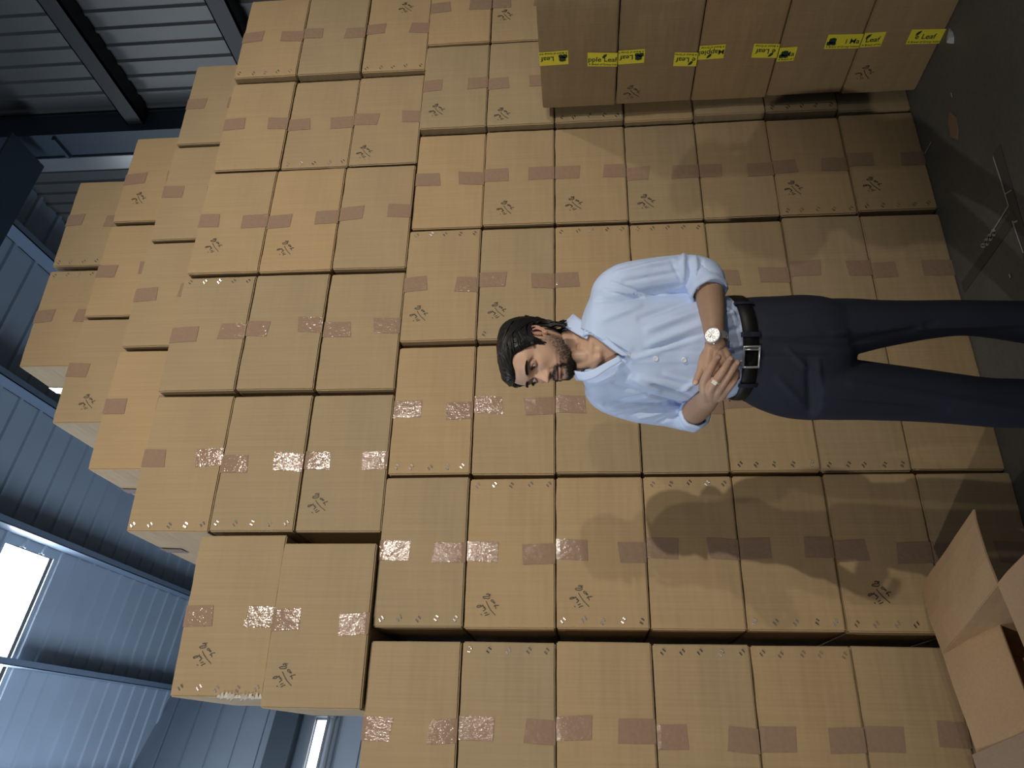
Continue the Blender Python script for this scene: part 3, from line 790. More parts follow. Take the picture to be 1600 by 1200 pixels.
# ---- shirt
bm = bmesh.new(); loft(bm, body_rings(densify(TORSO, 6)))
limb(bm, SL_L); limb(bm, SL_R)
me = remeshed(bm, .0048, 5, .5)
pl0, pl1, pl2 = L(985, 553, -.1), L(1165, 565, -.1), L(985, 566, -.1)
def shirt_extra(co, px, pz):
    s = .0018 * noise.noise(Vector((px * 22, co.y * 22, pz * 9))) + .0012 * noise.noise(Vector((px * 45, co.y * 45, pz * 30)))
    # placket: raised band down the front
    if pl1.z - .02 < pz < pl0.z:
        t = (pl0.z - pz) / (pl0.z - pl1.z); xr = pl0.x + (L(1160, 549, -.1).x - pl0.x) * t; xl = xr - .0265
        e = .0012
        s += .0022 * (1 / (1 + math.exp(-(px - xl) / e)) - 1 / (1 + math.exp(-(px - xr) / e)))
    return s
apply_folds(me, FOLDS, shirt_extra)
# open neck
POLY = [(880, 520), (905, 512), (925, 521), (945, 535), (970, 554), (950, 566), (930, 576), (905, 580), (880, 578)]
def inpoly(x, y, poly):
    c = False; j = len(poly) - 1
    for i in range(len(poly)):
        if (poly[i][1] > y) != (poly[j][1] > y) and x < (poly[j][0] - poly[i][0]) * (y - poly[i][1]) / (poly[j][1] - poly[i][1]) + poly[i][0]: c = not c
        j = i
    return c
bm = bmesh.new(); bm.from_mesh(me)
zc = L(909, 550).z
kill = [f for f in bm.faces if (lambda c, p: (f.normal.y < .2 and inpoly(p[0], p[1], POLY)) or (c.z > zc and (c - L(900, 548, 0)).length < .07))(f.calc_center_median(), to_pix(f.calc_center_median()))]
bmesh.ops.delete(bm, geom=kill, context='FACES')
zb = L(1178, 545).z
shirt = obj('shirt', bm, M_SHIRT, man, smooth=True)
so = shirt.modifiers.new('cloth', 'SOLIDIFY'); so.thickness = .0016; so.offset = -1
bvh_s = BVHTree.FromPolygons([v.co.copy() for v in shirt.data.vertices], [tuple(p.vertices) for p in shirt.data.polygons])
def hit(bvh, x, y):
    t = L(x, y, 0); d = (t - CAML).normalized(); r = bvh.ray_cast(CAML, d); return r[0], r[1]
# collar band and leaves
def band(name, rows, parent, m, th=.0025, sub=5):
    """rows: (inner point, outer point) local vectors"""
    bm = bmesh.new(); K = [(i, tuple(a) + tuple(b)) for i, (a, b) in enumerate(rows)]; N_ = (len(rows) - 1) * sub; g = []
    for i in range(N_ + 1):
        v = interp(K, i / sub); a, b = Vector(v[:3]), Vector(v[3:]); g.append([bm.verts.new(a.lerp(b, k / 4)) for k in range(5)])
    for a, b in zip(g, g[1:]):
        for k in range(4): bm.faces.new((a[k], a[k + 1], b[k + 1], b[k]))
    bmesh.ops.recalc_face_normals(bm, faces=bm.faces[:])
    o = obj(name, bm, m, parent, smooth=True); s = o.modifiers.new('t', 'SOLIDIFY'); s.thickness = th; s.offset = 0
    return o
band('collar', [(L(926, 513, -.075), L(917, 530, -.082)), (L(912, 503, -.04), L(903, 523, -.062)), (L(899, 493, 0), L(888, 514, -.03)), (L(895, 492, .045), L(878, 508, .01)),
                (L(893, 510, .085), L(876, 520, .055)), (L(893, 545, .10), L(877, 548, .075)), (L(896, 575, .075), L(884, 567, .05)), (L(900, 592, .02), L(892, 579, .005)), (L(904, 594, -.03), L(895, 580, -.035)), (L(910, 592, -.06), L(903, 580, -.066))], shirt, M_SHIRT, .003)
band('collar', [(L(916, 504, -.078), L(911, 526, -.078)), (L(927, 511, -.094), L(923, 523, -.09)), (L(943, 523, -.112), L(941, 534, -.106)), (L(960, 538, -.122), L(958, 547, -.116)), (L(984, 556, -.126), L(972, 556, -.124))], shirt, M_SHIRT, .003)
band('collar', [(L(904, 594, -.052), L(896, 579, -.062)), (L(914, 595, -.078), L(912, 581, -.084)), (L(930, 590, -.100), L(927, 577, -.100)), (L(949, 577, -.117), L(946, 567, -.114)), (L(972, 564, -.126), L(967, 556, -.123))], shirt, M_SHIRT, .003)
# buttons
M_BTN = mat('pearl_button', (.75, .78, .82), .3)
for (x, y) in ((981, 555), (1025, 560), (1069, 562), (1158, 566)):
    p, nrm = hit(bvh_s, x, y)
    if p is None: continue
    bm = bmesh.new(); s, t = frame_of(nrm)
    for rr_, d0 in ((.0062, .0), (.0062, .0022), (.0048, .003), (.004, .0022)):
        pass
    rings = [[p + nrm * h + s * (r_ * math.cos(k * math.pi / 8)) + t * (r_ * math.sin(k * math.pi / 8)) for k in range(16)] for r_, h in ((.0062, -.001), (.0066, .0022), (.0056, .0034), (.0042, .0026))]
    loft(bm, rings); obj('button', bm, M_BTN, shirt, smooth=False)
# rolled cuffs
def cuff(pts, r0, r1, name='rolled_cuff'):
    bm = bmesh.new(); K = [(i, tuple(L(*p))) for i, p in enumerate(pts)]; n = 32; prof = [(0, r0 - .004), (0, r0), (.35, r0 + .003), (.5, r1 + .002), (.7, r1 + .005), (.95, r1 + .005), (1.0, r1 + .001), (.97, r1 - .003), (.5, r1 - .004)]
    A_, B_ = Vector(K[0][1]), Vector(K[-1][1]); d = (B_ - A_); s, t = frame_of(d, Vector((0, 1, 0))); rings = []
    for (u, r_) in prof:
        rings.append([bm.verts.new(A_ + d * u + s * (math.cos(2 * math.pi * k / n) * r_ * (1 + .03 * math.sin(k * 1.9))) + t * (math.sin(2 * math.pi * k / n) * r_ * (1 + .03 * math.sin(k * 1.3)))) for k in range(n)])
    for a, b in zip(rings, rings[1:]):
        for k in range(n): bm.faces.new((a[k], a[(k + 1) % n], b[(k + 1) % n], b[k]))
    bmesh.ops.recalc_face_normals(bm, faces=bm.faces[:])
    obj(name, bm, M_SHIRT, shirt, smooth=True)
cuff([(1094, 434, -.055), (1109, 459, -.10)], .046, .046)
cuff([(1078, 654, .045), (1087, 645, -.005)], .040, .038)

# ---- trousers
PEL = [(1150, 468, 620, 0, .104), (1180, 466, 636, 0, .110), (1215, 465, 649, 0, .116), (1250, 463, 655, 0, .119), (1285, 466, 655, 0, .113), (1312, 476, 645, 0, .092), (1330, 500, 622, 0, .05)]
LGL = [(1262, 467, 568, 0, .110), (1300, 466, 562, 0, .108), (1335, 466, 554, 0, .101), (1370, 468, 545, 0, .093), (1410, 469, 537, 0, .083), (1450, 469, 530, 0, .074), (1500, 468, 525, 0, .070), (1550, 469, 529, .005, .068), (1600, 470, 537, .01, .070), (1660, 472, 543, .015, .072), (1712, 473, 547, .02, .073)]
LGR = [(1262, 550, 655, 0, .110), (1300, 556, 656, 0, .108), (1335, 561, 656, 0, .102), (1370, 566, 657, 0, .095), (1410, 571, 658, 0, .087), (1450, 577, 660, 0, .080), (1500, 584, 664, 0, .077), (1550, 590, 668, .005, .075), (1600, 592, 669, .01, .076), (1660, 595, 673, .015, .077), (1712, 597, 675, .02, .077)]
bm = bmesh.new(); loft(bm, body_rings(densify(PEL, 8), math.radians(18))); loft(bm, body_rings(densify(LGL, 12), math.radians(10), 36, 2.1)); loft(bm, body_rings(densify(LGR, 12), math.radians(10), 36, 2.1))
me = remeshed(bm, .0065, 9, .5)
apply_folds(me, TFOLDS, lambda co, px, pz: .0018 * noise.noise(Vector((px * 16, co.y * 16, pz * 6))))
tr = link_mesh('trousers', me, M_TROU, man)
bvh_t = BVHTree.FromPolygons([v.co.copy() for v in me.vertices], [tuple(p.vertices) for p in me.polygons])
# belt: a strap round the waist, lower at the front
BR = body_rings([(1150, 468, 620, 0, .108)], math.radians(20), 72)[0]; bc = sum(BR, Vector()) / len(BR)
def belt_pt(k, out, up):
    p = BR[k % 72]; d = (p - bc); d.z = 0; rr_ = d.length; dn = d.normalized()
    front = dn.dot(FAX)
    zb_ = L(1146, 545, 0).z - .022 * front - .006 * abs(dn.dot(SAX))
    return Vector((bc.x, bc.y, 0)) + dn * (rr_ + out) + Vector((0, 0, zb_ + up))
def belt_loop(name, h0, h1, o0, o1, ks, m, parent, closed=True):
    bm = bmesh.new(); rings = [[bm.verts.new(belt_pt(k, o, h)) for o, h in ((o0, h0), (o1, h0 + .002), (o1 + .001, (h0 + h1) / 2), (o1, h1 - .002), (o0, h1))] for k in ks]
    pr_ = list(zip(rings, rings[1:])) + ([(rings[-1], rings[0])] if closed else [])
    for a, b in pr_:
        for k in range(4): bm.faces.new((a[k], b[k], b[k + 1], a[k + 1]))
    bmesh.ops.recalc_face_normals(bm, faces=bm.faces[:]); o = obj(name, bm, m, parent, smooth=True)
    return o
belt = belt_loop('belt', -.020, .020, .001, .007, range(72), M_LEATHER, man)
def front_k(x_img, y_img):
    best = min(range(72), key=lambda k: abs(to_pix(belt_pt(k, .007, 0))[1] - y_img) + (100 if (BR[k] - bc).dot(Vector((0, -1, 0))) < 0 else 0)); return best
for yy in (472, 518, 598, 628):
    k = front_k(1160, yy); belt_loop('belt_loop', -.026, .026, .006, .010, [k, k + 1], M_TROU, tr, False)
kb = front_k(1172, 558)
cpt = belt_pt(kb, .012, 0); tl_ = (belt_pt(kb + 2, .012, 0) - belt_pt(kb - 2, .012, 0)).normalized(); upv = Vector((0, 0, 1)); nb = tl_.cross(upv)
if nb.y > 0: nb = -nb
bm = bmesh.new(); hw, hh = .0275, .0195
cor = [cpt + tl_ * a * hw + upv * b * hh for a, b in ((-1, -1), (1, -1), (1, 1), (-1, 1))]
for i in range(4): add_tube(bm, [cor[i], cor[(i + 1) % 4]], [.0028, .0028], 10, dome=True)
sgn = 1 if tl_.x > 0 else -1
add_tube(bm, [cpt + tl_ * sgn * hw * .72 - upv * hh, cpt + tl_ * sgn * hw * .72 + upv * hh], [.0026, .0026], 10)
obj('buckle', bm, M_CHROME, belt, smooth=True)
# shoes
for (yc, lab) in ((510, 0), (636, 1)):
    base = L(1712, yc, .02); bm = bmesh.new(); rings = []
    for i in range(11):
        t = i / 10; yy = .10 - .30 * t; w = .036 + .012 * math.sin(math.pi * min(1, t * 1.25)) - .022 * max(0, t - .8) * 5 * .5; h = .085 - .05 * t + .0 if t < .6 else .055 - .022 * (t - .6) / .4 * 1
        ring = []
        for k in range(16):
            a = 2 * math.pi * k / 16; z_ = max(0, .5 + .5 * math.sin(a)) ** .8 * h
            ring.append(Vector((base.x + math.cos(a) * w, base.y + yy, .002 + z_)))
        rings.append(ring)
    loft(bm, rings); bmesh.ops.recalc_face_normals(bm, faces=bm.faces[:]); obj('shoe', bm, M_LEATHER, man, smooth=True)

# ---- body: head, neck, chest, arms and hands
HY, HP = math.radians(47), math.radians(4)
HC = L(845, 552, -.01)           # middle of the ear axis
hf = Vector((-math.sin(HY), -math.cos(HY), 0)); hl = Vector((math.cos(HY), -math.sin(HY), 0)); hu = Vector((0, 0, 1))
hf2 = (hf * math.cos(HP) - hu * math.sin(HP)); hu2 = (hu * math.cos(HP) + hf * math.sin(HP))
roll = math.radians(-2); hl2 = hl * math.cos(roll) + hu2 * math.sin(roll); hu3 = hu2 * math.cos(roll) - hl * math.sin(roll)
HM = Matrix((hl2, hf2, hu3)).transposed()
def H(x, y, z): return HC + HM @ Vector((x, y, z))
FR = [(-.090, (.060,)), (-.087, (.074,)), (-.080, (.0865,)), (-.070, (.0915,)), (-.060, (.0885,)), (-.054, (.0875,)), (-.047, (.0905,)), (-.043, (.0900,)), (-.038, (.0915,)), (-.030, (.0885,)), (-.020, (.0865,)), (-.005, (.0860,)), (.010, (.0850,)), (.022, (.0850,)),
      (.032, (.0900,)), (.041, (.0940,)), (.055, (.0920,)), (.073, (.0855,)), (.090, (.0720,)), (.103, (.0520,)), (.113, (.0270,)), (.118, (.004,))]
BK = [(-.090, (.0,)), (-.080, (-.020,)), (-.065, (-.045,)), (-.04, (-.064,)), (-.01, (-.084,)), (.02, (-.094,)), (.05, (-.095,)), (.08, (-.082,)), (.10, (-.060,)), (.113, (-.030,)), (.118, (-.004,))]
WD = [(-.090, (.018,)), (-.086, (.027,)), (-.078, (.038,)), (-.065, (.0475,)), (-.05, (.0555,)), (-.03, (.0625,)), (-.01, (.0670,)), (.01, (.0695,)), (.03, (.0715,)), (.05, (.0725,)), (.07, (.0695,)), (.09, (.0580,)), (.103, (.0420,)), (.113, (.0220,)), (.118, (.003,))]
def gs(x, c, s): return math.exp(-((x - c) / s) ** 2)
def face_disp(x, z):
    """forward displacement of the face surface"""
    d = 0
    if -.03 < z < .05:      # nose
        t = (.026 - z) / .038
        if t > 0:
            amp = .004 + .023 * min(t, 1) ** 1.25; w = .0062 + .0042 * min(t, 1)
            cut = 1 / (1 + math.exp(-(z + .0195) / .0016))
            d += amp * gs(x, 0, w) * cut * (1 if t < 1 else 1 - .12 * (t - 1))
        else: d += .004 * gs(x, 0, .007) * gs(z, .026, .012)
    for s in (-1, 1):
        d += .0095 * gs(x, s * .0125, .0058) * gs(z, -.0135, .0065)
        d -= .004 * gs(x, s * .0065, .003) * gs(z, -.0205, .0025)
        d -= .0135 * gs(x, s * .031, .0150) * gs(z, .0225, .0085)
        d -= .006 * gs(x, s * .016, .007) * gs(z, .022, .010)
        d += .0035 * gs(x, s * .030, .018) * gs(z, .0405, .006)
        d += .0045 * gs(x, s * .043, .014) * gs(z, .000, .014)
        d -= .0030 * gs(x, s * .040, .012) * gs(z, -.032, .014)
        d -= .0018 * gs(x, s * (.018 + .25 * max(0, -.012 - z)), .004) * gs(z, -.026, .010)
        d -= .0022 * gs(x, s * .025, .005) * gs(z, -.0435, .004)
    d += .0045 * gs(x, 0, .0175) * gs(z, -.0385, .0033) + .0052 * gs(x, 0, .0155) * gs(z, -.0478, .0036)
    d -= .0040 * gs(x, 0, .016) * gs(z, -.0432, .0014)
    d -= .0028 * gs(x, 0, .014) * gs(z, -.0555, .0035)
    d += .003 * gs(x, 0, .012) * gs(z, -.0715, .008)
    d -= .0012 * gs(x, 0, .003) * gs(z, -.029, .006)
    return d
def head_pt(t, z, off=0, face=True):
    """t: azimuth, 0 = his left, pi/2 = front"""
    f, b, w = interp(FR, z)[0], interp(BK, z)[0], interp(WD, z)[0]
    ct, st = math.cos(t), math.sin(t)
    yc = .0 if z > -.03 else (-.03 - z) * .35
    e = 2.25 if st > 0 else 2.15
    r = (abs(ct) ** e + abs(st) ** e) ** (-1 / e)
    if st >= 0: x, y = w * ct * r, yc + (f - yc) * st * r
    else: x, y = w * ct * r, yc + (yc - b) * st * r
    if face and st > 0: y += face_disp(x, z) * min(1, st * 1.6)
    if off:
        n = Vector((ct / max(w, .02), st / max(abs(f if st > 0 else b), .02), max(0, z - .03) * 150)).normalized(); x += n.x * off; y += n.y * off; z += n.z * off
    return Vector((x, y, z))
SKINC = Vector((.56, .36, .25))
def beard(x, y, z):
    """0..1 density"""
    n = noise.noise(Vector((x * 160, y * 160, z * 160))) * .5 + noise.noise(Vector((x * 420, y * 420, z * 420))) * .5
    m = 0
    # moustache
    m = max(m, 1.8 * gs(z, -.0325 - .16 * max(0, abs(x) - .008), .0060) * (1 / (1 + math.exp((abs(x) - .030) / .003))) if y > .05 else 0)
    # sides of the mouth down to the chin
    if y > .03: m = max(m, 1.1 * gs(abs(x), .0295, .0055) * (1 / (1 + math.exp(-(-.034 - z) / .003))))
    # chin tuft
    if y > .03: m = max(m, 1.3 * (1 / (1 + math.exp((z + .0615) / .0035))) * (1 / (1 + math.exp((abs(x) - .040) / .005))))
    if y > .05: m = max(m, .8 * gs(x, 0, .006) * gs(z, -.0565, .005))
    # jaw line and cheek stubble
    jl = -.040 - .35 * (y - .02) if y > .02 else -.040
    line = -.010 - .55 * max(0, y - .015)
    s = 1 / (1 + math.exp((z - line) / .006))
    if y > -.012 and abs(x) > .020: m = max(m, s * (.52 + .25 * (1 / (1 + math.exp((z + .055) / .008)))))
    if y > .012 and abs(x) > .05 and z < .03: m = max(m, .5 * gs(y, .012, .012) * (1 / (1 + math.exp((z - .03) / .01))))
    return min(1, max(0, m * (1 + .55 * n)))
bmh = bmesh.new(); cl = bmh.verts.layers.float_color.new('Col')
NT, NZ = 260, 210; rows = []
for j in range(NZ + 1):
    z = -.090 + .208 * j / NZ
    row = []
    for i in range(NT):
        u = i / NT
        t = 2 * math.pi * u; t = t - .42 * math.sin(2 * (t)) * 0
        # denser towards the front
        t = math.pi / 2 + (2 * math.pi * (u - .5)) - .62 * math.sin(2 * math.pi * (u - .5)) + 0
        p = head_pt(t, z); v = bmh.verts.new(H(*p))
        c = SKINC.copy()
        if p.y > .04:
            lip = max(gs(p.x, 0, .015) * gs(z, -.0392, .0030), gs(p.x, 0, .0145) * gs(z, -.0480, .0042)); c = c.lerp(Vector((.40, .17, .14)), min(1, lip * 1.1))
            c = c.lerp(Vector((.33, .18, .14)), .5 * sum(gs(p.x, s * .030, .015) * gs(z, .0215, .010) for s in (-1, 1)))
            c = c.lerp(Vector((.55, .27, .20)), .35 * gs(p.x, 0, .012) * gs(z, -.012, .012))
            eb = max(gs(z, .0405 - 8 * max(0, abs(p.x) - .036) ** 1.5, .0042) * (1 / (1 + math.exp((abs(p.x) - .049) / .002))) * (1 / (1 + math.exp(-(abs(p.x) - .0115) / .002))), 0)
            c = c.lerp(Vector((.03, .022, .018)), min(1, eb * (1.0 + .5 * noise.noise(Vector((p.x * 500, z * 500, 0))))) if eb > .05 else 0)
        bd = beard(p.x, p.y, z) if z < .03 else 0
        lipmask = gs(p.x, 0, .0160) * (gs(z, -.0390, .0018) + gs(z, -.0480, .0032)) if p.y > .04 else 0
        c = c.lerp(Vector((.035, .026, .022)), bd * .92 * max(0, 1 - 1.3 * lipmask))
        v[cl] = (*c, 1); row.append(v)
    rows.append(row)
for a, b in zip(rows, rows[1:]):
    for i in range(NT): bmh.faces.new((a[i], a[(i + 1) % NT], b[(i + 1) % NT], b[i]))
bmh.faces.new(rows[-1]); bmh.faces.new(rows[0][::-1])
def add_mesh(me, color=None, cfun=None):
    n0 = len(bmh.verts); bmh.from_mesh(me); bmh.verts.ensure_lookup_table()
    for v in bmh.verts[n0:]:
        c = cfun(v.co) if cfun else (color or SKINC); v[cl] = (*c, 1)
# ears
for s in (1, -1):
    bm = bmesh.new()
    def E_(a, b, c): return H(s * (.0668 + c * .95), -.004 - a * .88, b * .86 + .001)     # a back, b up, c out
    hel = [(-.006, .004, .004), (-.004, .018, .008), (.004, .029, .012), (.014, .031, .014), (.021, .022, .016), (.021, .008, .015), (.016, -.006, .012), (.009, -.016, .009), (.003, -.022, .007)]
    K = [(i, p) for i, p in enumerate(hel)]; P = [E_(*interp(K, i / 4)) for i in range(8 * 4 + 1)]
    add_tube(bm, P, [.0030 + .0004 * math.sin(i) for i in range(33)], 10, dome=True)
    an = [(.012, .024, .009), (.014, .014, .012), (.013, .002, .012), (.007, -.009, .010), (.001, -.011, .008)]
    K = [(i, p) for i, p in enumerate(an)]; P = [E_(*interp(K, i / 4)) for i in range(17)]; add_tube(bm, P, [.0030] * 17, 10, dome=True)
    add_tube(bm, [E_(-.005, -.003, .005), E_(-.003, .003, .007)], [.004, .0036], 10, dome=True)      # tragus
    add_tube(bm, [E_(.002, -.021, .006), E_(.001, -.015, .006)], [.0062, .006], 12, .6, dome=True)     # lobe
    for q_ in range(12):                                             # concha plate
        tt = q_ / 11; add_tube(bm, [E_(-.004, -.016 + .040 * tt, -.003), E_(.006 + .010 * math.sin(math.pi * tt * .9), -.016 + .042 * tt, .0005 + .003 * tt)], [.004, .0024], 8, dome=True)
    add_mesh(remeshed(bm, .0010, 2, .5), Vector((.52, .29, .21)))
# neck, chest under the shirt, arms
bm = bmesh.new(); loft(bm, body_rings(densify(TORSO[1:], 8), grow=-.018))
add_tube(bm, [H(0, -.012, -.02), H(0, -.006, -.06), L(897, 546, .01), L(912, 547, .005), L(930, 547, 0)], [.050, .053, .055, .062, .085], 32, 1.0, dome=True)
for s, (x_, y_) in ((1, (958, 541)), (-1, (950, 580))): pass
limb(bm, [(896, 520, -.005, .018), (915, 536, -.045, .014), (938, 549, -.078, .010)]); limb(bm, [(893, 575, -.02, .016), (915, 568, -.055, .013), (938, 558, -.080, .010)])
limb(bm, [(936, 558, -.074, .012), (928, 578, -.055, .011), (930, 588, -.045, .008)]); limb(bm, [(936, 548, -.074, .012), (926, 520, -.05, .011), (922, 495, -.02, .010)])
limb(bm, [(900, 556, -.055, .018), (918, 556, -.065, .016)])
limb(bm, SL_L[:-1], grow=-.020); limb(bm, SL_R, grow=-.016)
me = remeshed(bm, .0042, 6, .5)
def necktone(co):
    p = HM.transposed() @ (co - HC); c = SKINC * .97
    if p.z > -.11 and p.y > .0:
        c = c.lerp(Vector((.07, .052, .042)), .75 / (1 + math.exp(-(p.z + .092) / .006)) * (1 if abs(p.x) < .06 else .5))
    return c
add_mesh(me, cfun=necktone)
ARMC = Vector((.37, .235, .155)); HANDC = Vector((.50, .32, .225))
# his left arm and hand
bm = bmesh.new()
limb(bm, [(1098, 430, -.055, .040), (1107, 452, -.085, .0385), (1112, 482, -.13, .034), (1115, 510, -.165, .0275), (1117, 528, -.180, .0255), (1120, 541, -.183, .025)], 24)
Lm = [((1106, 572, -.192), (1111, 592, -.182), (1117, 600, -.160), (1122, 598, -.145)), ((1119, 577, -.196), (1125, 597, -.184), (1130, 603, -.160), (1134, 598, -.145)), ((1132, 576, -.190), (1139, 594, -.180), (1143, 598, -.158), (1145, 592, -.145)), ((1143, 571, -.180), (1149, 586, -.172), (1151, 590, -.155), (1151, 584, -.143))]
for i, (m_, p_, d_, t_) in enumerate(Lm):
    wx = (1110 + i * 5, 541 + (i == 3) * 1, -.181)
    limb(bm, [(*wx, .015), ((wx[0] + m_[0]) / 2, (wx[1] + m_[1]) / 2, -.191 + .004 * (i == 3), .0145), (*m_, .0122), (*p_, .0098), (*d_, .0088), (*t_, .0078)], 14)
limb(bm, [(1111, 545, -.175, .016), (1101, 560, -.180, .0145), (1095, 579, -.184, .0108), (1090, 590, -.184, .0098), (1086, 599, -.182, .0078)], 14)
def handtone(f_):
    return lambda co: ARMC.lerp(HANDC, f_(co))
xw = L(1117, 528, -.18).x
add_mesh(remeshed(bm, .0019, 5, .5), cfun=lambda co: ARMC.lerp(HANDC, 1 / (1 + math.exp((co.x - xw) / .01))))
# his right arm and hand, laid over the left
bm = bmesh.new()
limb(bm, [(1072, 653, .05, .034), (1084, 644, .0, .0345), (1096, 634, -.06, .032), (1106, 624, -.125, .0275), (1111, 617, -.165, .025)], 24)
Rm = [((1101, 595, -.217), (1110, 576, -.242), (1118, 563, -.236), (1123, 557, -.226)), ((1113, 603, -.224), (1128, 582, -.250), (1137, 568, -.243), (1142, 560, -.232)),
      ((1124, 608, -.220), (1139, 586, -.243), (1148, 573, -.237), (1153, 566, -.226)), ((1132, 613, -.210), (1145, 598, -.229), (1150, 588, -.226), (1152, 580, -.218))]
rad = [(.0118, .0102, .0090, .0078), (.0120, .0103, .0092, .0078), (.0115, .0098, .0088, .0076), (.0108, .0086, .0077, .0067)]
for i, (pts, rr_) in enumerate(zip(Rm, rad)):
    wx = (1104 + i * 6, 620 - i * .5, -.170); m_ = pts[0]
    limb(bm, [(*wx, .017), ((wx[0] + m_[0]) / 2, (wx[1] + m_[1]) / 2, (wx[2] + m_[2]) / 2 - .006, .0155)] + [(*p_, r_) for p_, r_ in zip(pts, rr_)], 14)
for i in range(3): limb(bm, [(1106 + i * 8, 612, -.186, .014), (1108 + i * 9.5, 602 + i * 2, -.207, .0115)], 12)
limb(bm, [(1104, 614, -.160, .015), (1100, 604, -.168, .014), (1104, 590, -.168, .0115), (1112, 578, -.160, .0095)], 14)
rf0, rf1 = L(1119, 594, -.235), L(1123, 589, -.242)
wr = L(1106, 624, -.125)
add_mesh(remeshed(bm, .0019, 5, .5), cfun=lambda co: ARMC.lerp(HANDC, 1 / (1 + math.exp((co.y + .13) / .015))))
body = obj('body', bmh, M_SKIN, man, smooth=True)
bvh_b = BVHTree.FromPolygons([v.co.copy() for v in body.data.vertices], [tuple(p.vertices) for p in body.data.polygons])
# finger nails
M_NAIL = mat('finger_nail', (.60, .40, .33), .3)
for (x, y, tx, ty) in ((1122.3, 558.5, .6, -.8), (1141.5, 561, .6, -.8), (1152, 567.5, .6, -.8), (1087, 597.5, -.5, .85)):
    p, nrm = hit(bvh_b, x, y)
    if p is None: continue
    dv = (L(x + tx * 5, y + ty * 5, 0) - L(x, y, 0)); dv -= nrm * dv.dot(nrm); dv.normalize(); sv = dv.cross(nrm)
    bm = bmesh.new(); vs = []
    for k in range(14):
        a = 2 * math.pi * k / 14; e_ = (abs(math.cos(a)) ** 3 + abs(math.sin(a)) ** 3) ** (-1 / 3); uu, ww = math.cos(a) * e_ * .0056, math.sin(a) * e_ * .0044
        vs.append(bm.verts.new(p + nrm * (.0006 - 18 * ww * ww) + dv * uu + sv * ww))
    cc = bm.verts.new(p + nrm * .0012)
    for k in range(14): bm.faces.new((vs[k], vs[(k + 1) % 14], cc))
    bmesh.ops.recalc_face_normals(bm, faces=bm.faces[:]); obj('finger_nail', bm, M_NAIL, man, smooth=True)
# ring on the finger
bm = bmesh.new(); d = (rf1 - rf0).normalized(); s, t = frame_of(d, Vector((0, 1, 0)))
for k in range(24):
    a = 2 * math.pi * k / 24
rings = [[rf0 + d * u + s * (math.cos(2 * math.pi * k / 24) * r_) + t * (math.sin(2 * math.pi * k / 24) * r_) for k in range(24)] for u, r_ in ((-.002, .0112), (-.002, .0128), (.003, .0128), (.003, .0112))]
RR = [[bm.verts.new(p) for p in r] for r in rings]
for a, b in zip(RR, RR[1:] + RR[:1]):
    for k in range(24): bm.faces.new((a[k], a[(k + 1) % 24], b[(k + 1) % 24], b[k]))
toc = (CAML - rf0).normalized(); toc = (toc - d * toc.dot(d)).normalized(); sp_ = d.cross(toc)
bb = rf0 + toc * .0128
vs0 = [bm.verts.new(bb + d * (a * .0055 + .0005) + sp_ * b * .0062 + toc * h) for h in (-.002, .0022) for a, b in ((-1, -1), (1, -1), (1, 1), (-1, 1))]
for f_ in ((0, 1, 2, 3), (4, 5, 6, 7), (0, 1, 5, 4), (1, 2, 6, 5), (2, 3, 7, 6), (3, 0, 4, 7)): bm.faces.new([vs0[k] for k in f_])
bmesh.ops.recalc_face_normals(bm, faces=bm.faces[:])
obj('finger_ring', bm, mat('pale_gold', (.90, .80, .62), .38, .6), man)
# wristwatch
wa, wb = L(1115, 512, -.168), L(1120, 542, -.183); wd = (wb - wa).normalized(); wc = L(1119, 529, -.181)
toc = (CAML + Vector((0, 0, .5)) - wc).normalized(); toc = (toc - wd * toc.dot(wd)).normalized(); sd = wd.cross(toc)
watch = empty('wristwatch'); watch.parent = man
RW = .0285
bm = bmesh.new(); NL = 26
for k in range(NL):
    a = 2 * math.pi * k / NL
    if math.cos(a) > .80: continue
    rd = toc * math.cos(a) + sd * math.sin(a); tg = sd * math.cos(a) - toc * math.sin(a)
    for off, wdt in ((-.0062, .0050), (0, .0066), (.0062, .0050)):
        add_bar(bm, wc + rd * RW - tg * .0030 + wd * off, wc + rd * RW + tg * .0030 + wd * off, wdt, .0030, up=rd)
obj('bracelet', bm, M_CHROME, watch)
def disc(name, c, nrm, prof, m, parent, n=40):
    bm = bmesh.new(); s, t = frame_of(nrm); loft(bm, [[c + nrm * h + s * (r_ * math.cos(2 * math.pi * k / n)) + t * (r_ * math.sin(2 * math.pi * k / n)) for k in range(n)] for r_, h in prof])
    bmesh.ops.recalc_face_normals(bm, faces=bm.faces[:]); return obj(name, bm, m, parent)
cf = wc + toc * (RW - .001)
case = disc('watch_case', cf, toc, [(.0175, -.003), (.0205, 0), (.0208, .004), (.0196, .0068), (.0178, .0074), (.0176, .0060)], M_CHROME, watch)
disc('watch_dial', cf + toc * .0062, toc, [(.0172, -.0006), (.0172, 0)], mat('silver_dial', (.75, .77, .78), .35, .2), watch)
bm = bmesh.new(); dc = cf + toc * .0066
for (u, v_, r_) in ((.0, .0075, .0036), (-.0072, -.003, .0036), (.0072, -.003, .0036)):
    c_ = dc + wd * u + sd * v_
    vs = [[bm.verts.new(c_ + (wd * math.cos(k * .5236) + sd * math.sin(k * .5236)) * q_) for k in range(12)] for q_ in (r_, r_ * .72)]
    for k in range(12): bm.faces.new((vs[0][k], vs[0][(k + 1) % 12], vs[1][(k + 1) % 12], vs[1][k]))
for k in range(12):
    a = k * math.pi / 6; dr = wd * math.cos(a) + sd * math.sin(a); add_bar(bm, dc + dr * .0135, dc + dr * .0160, .0011, .0006, up=toc)
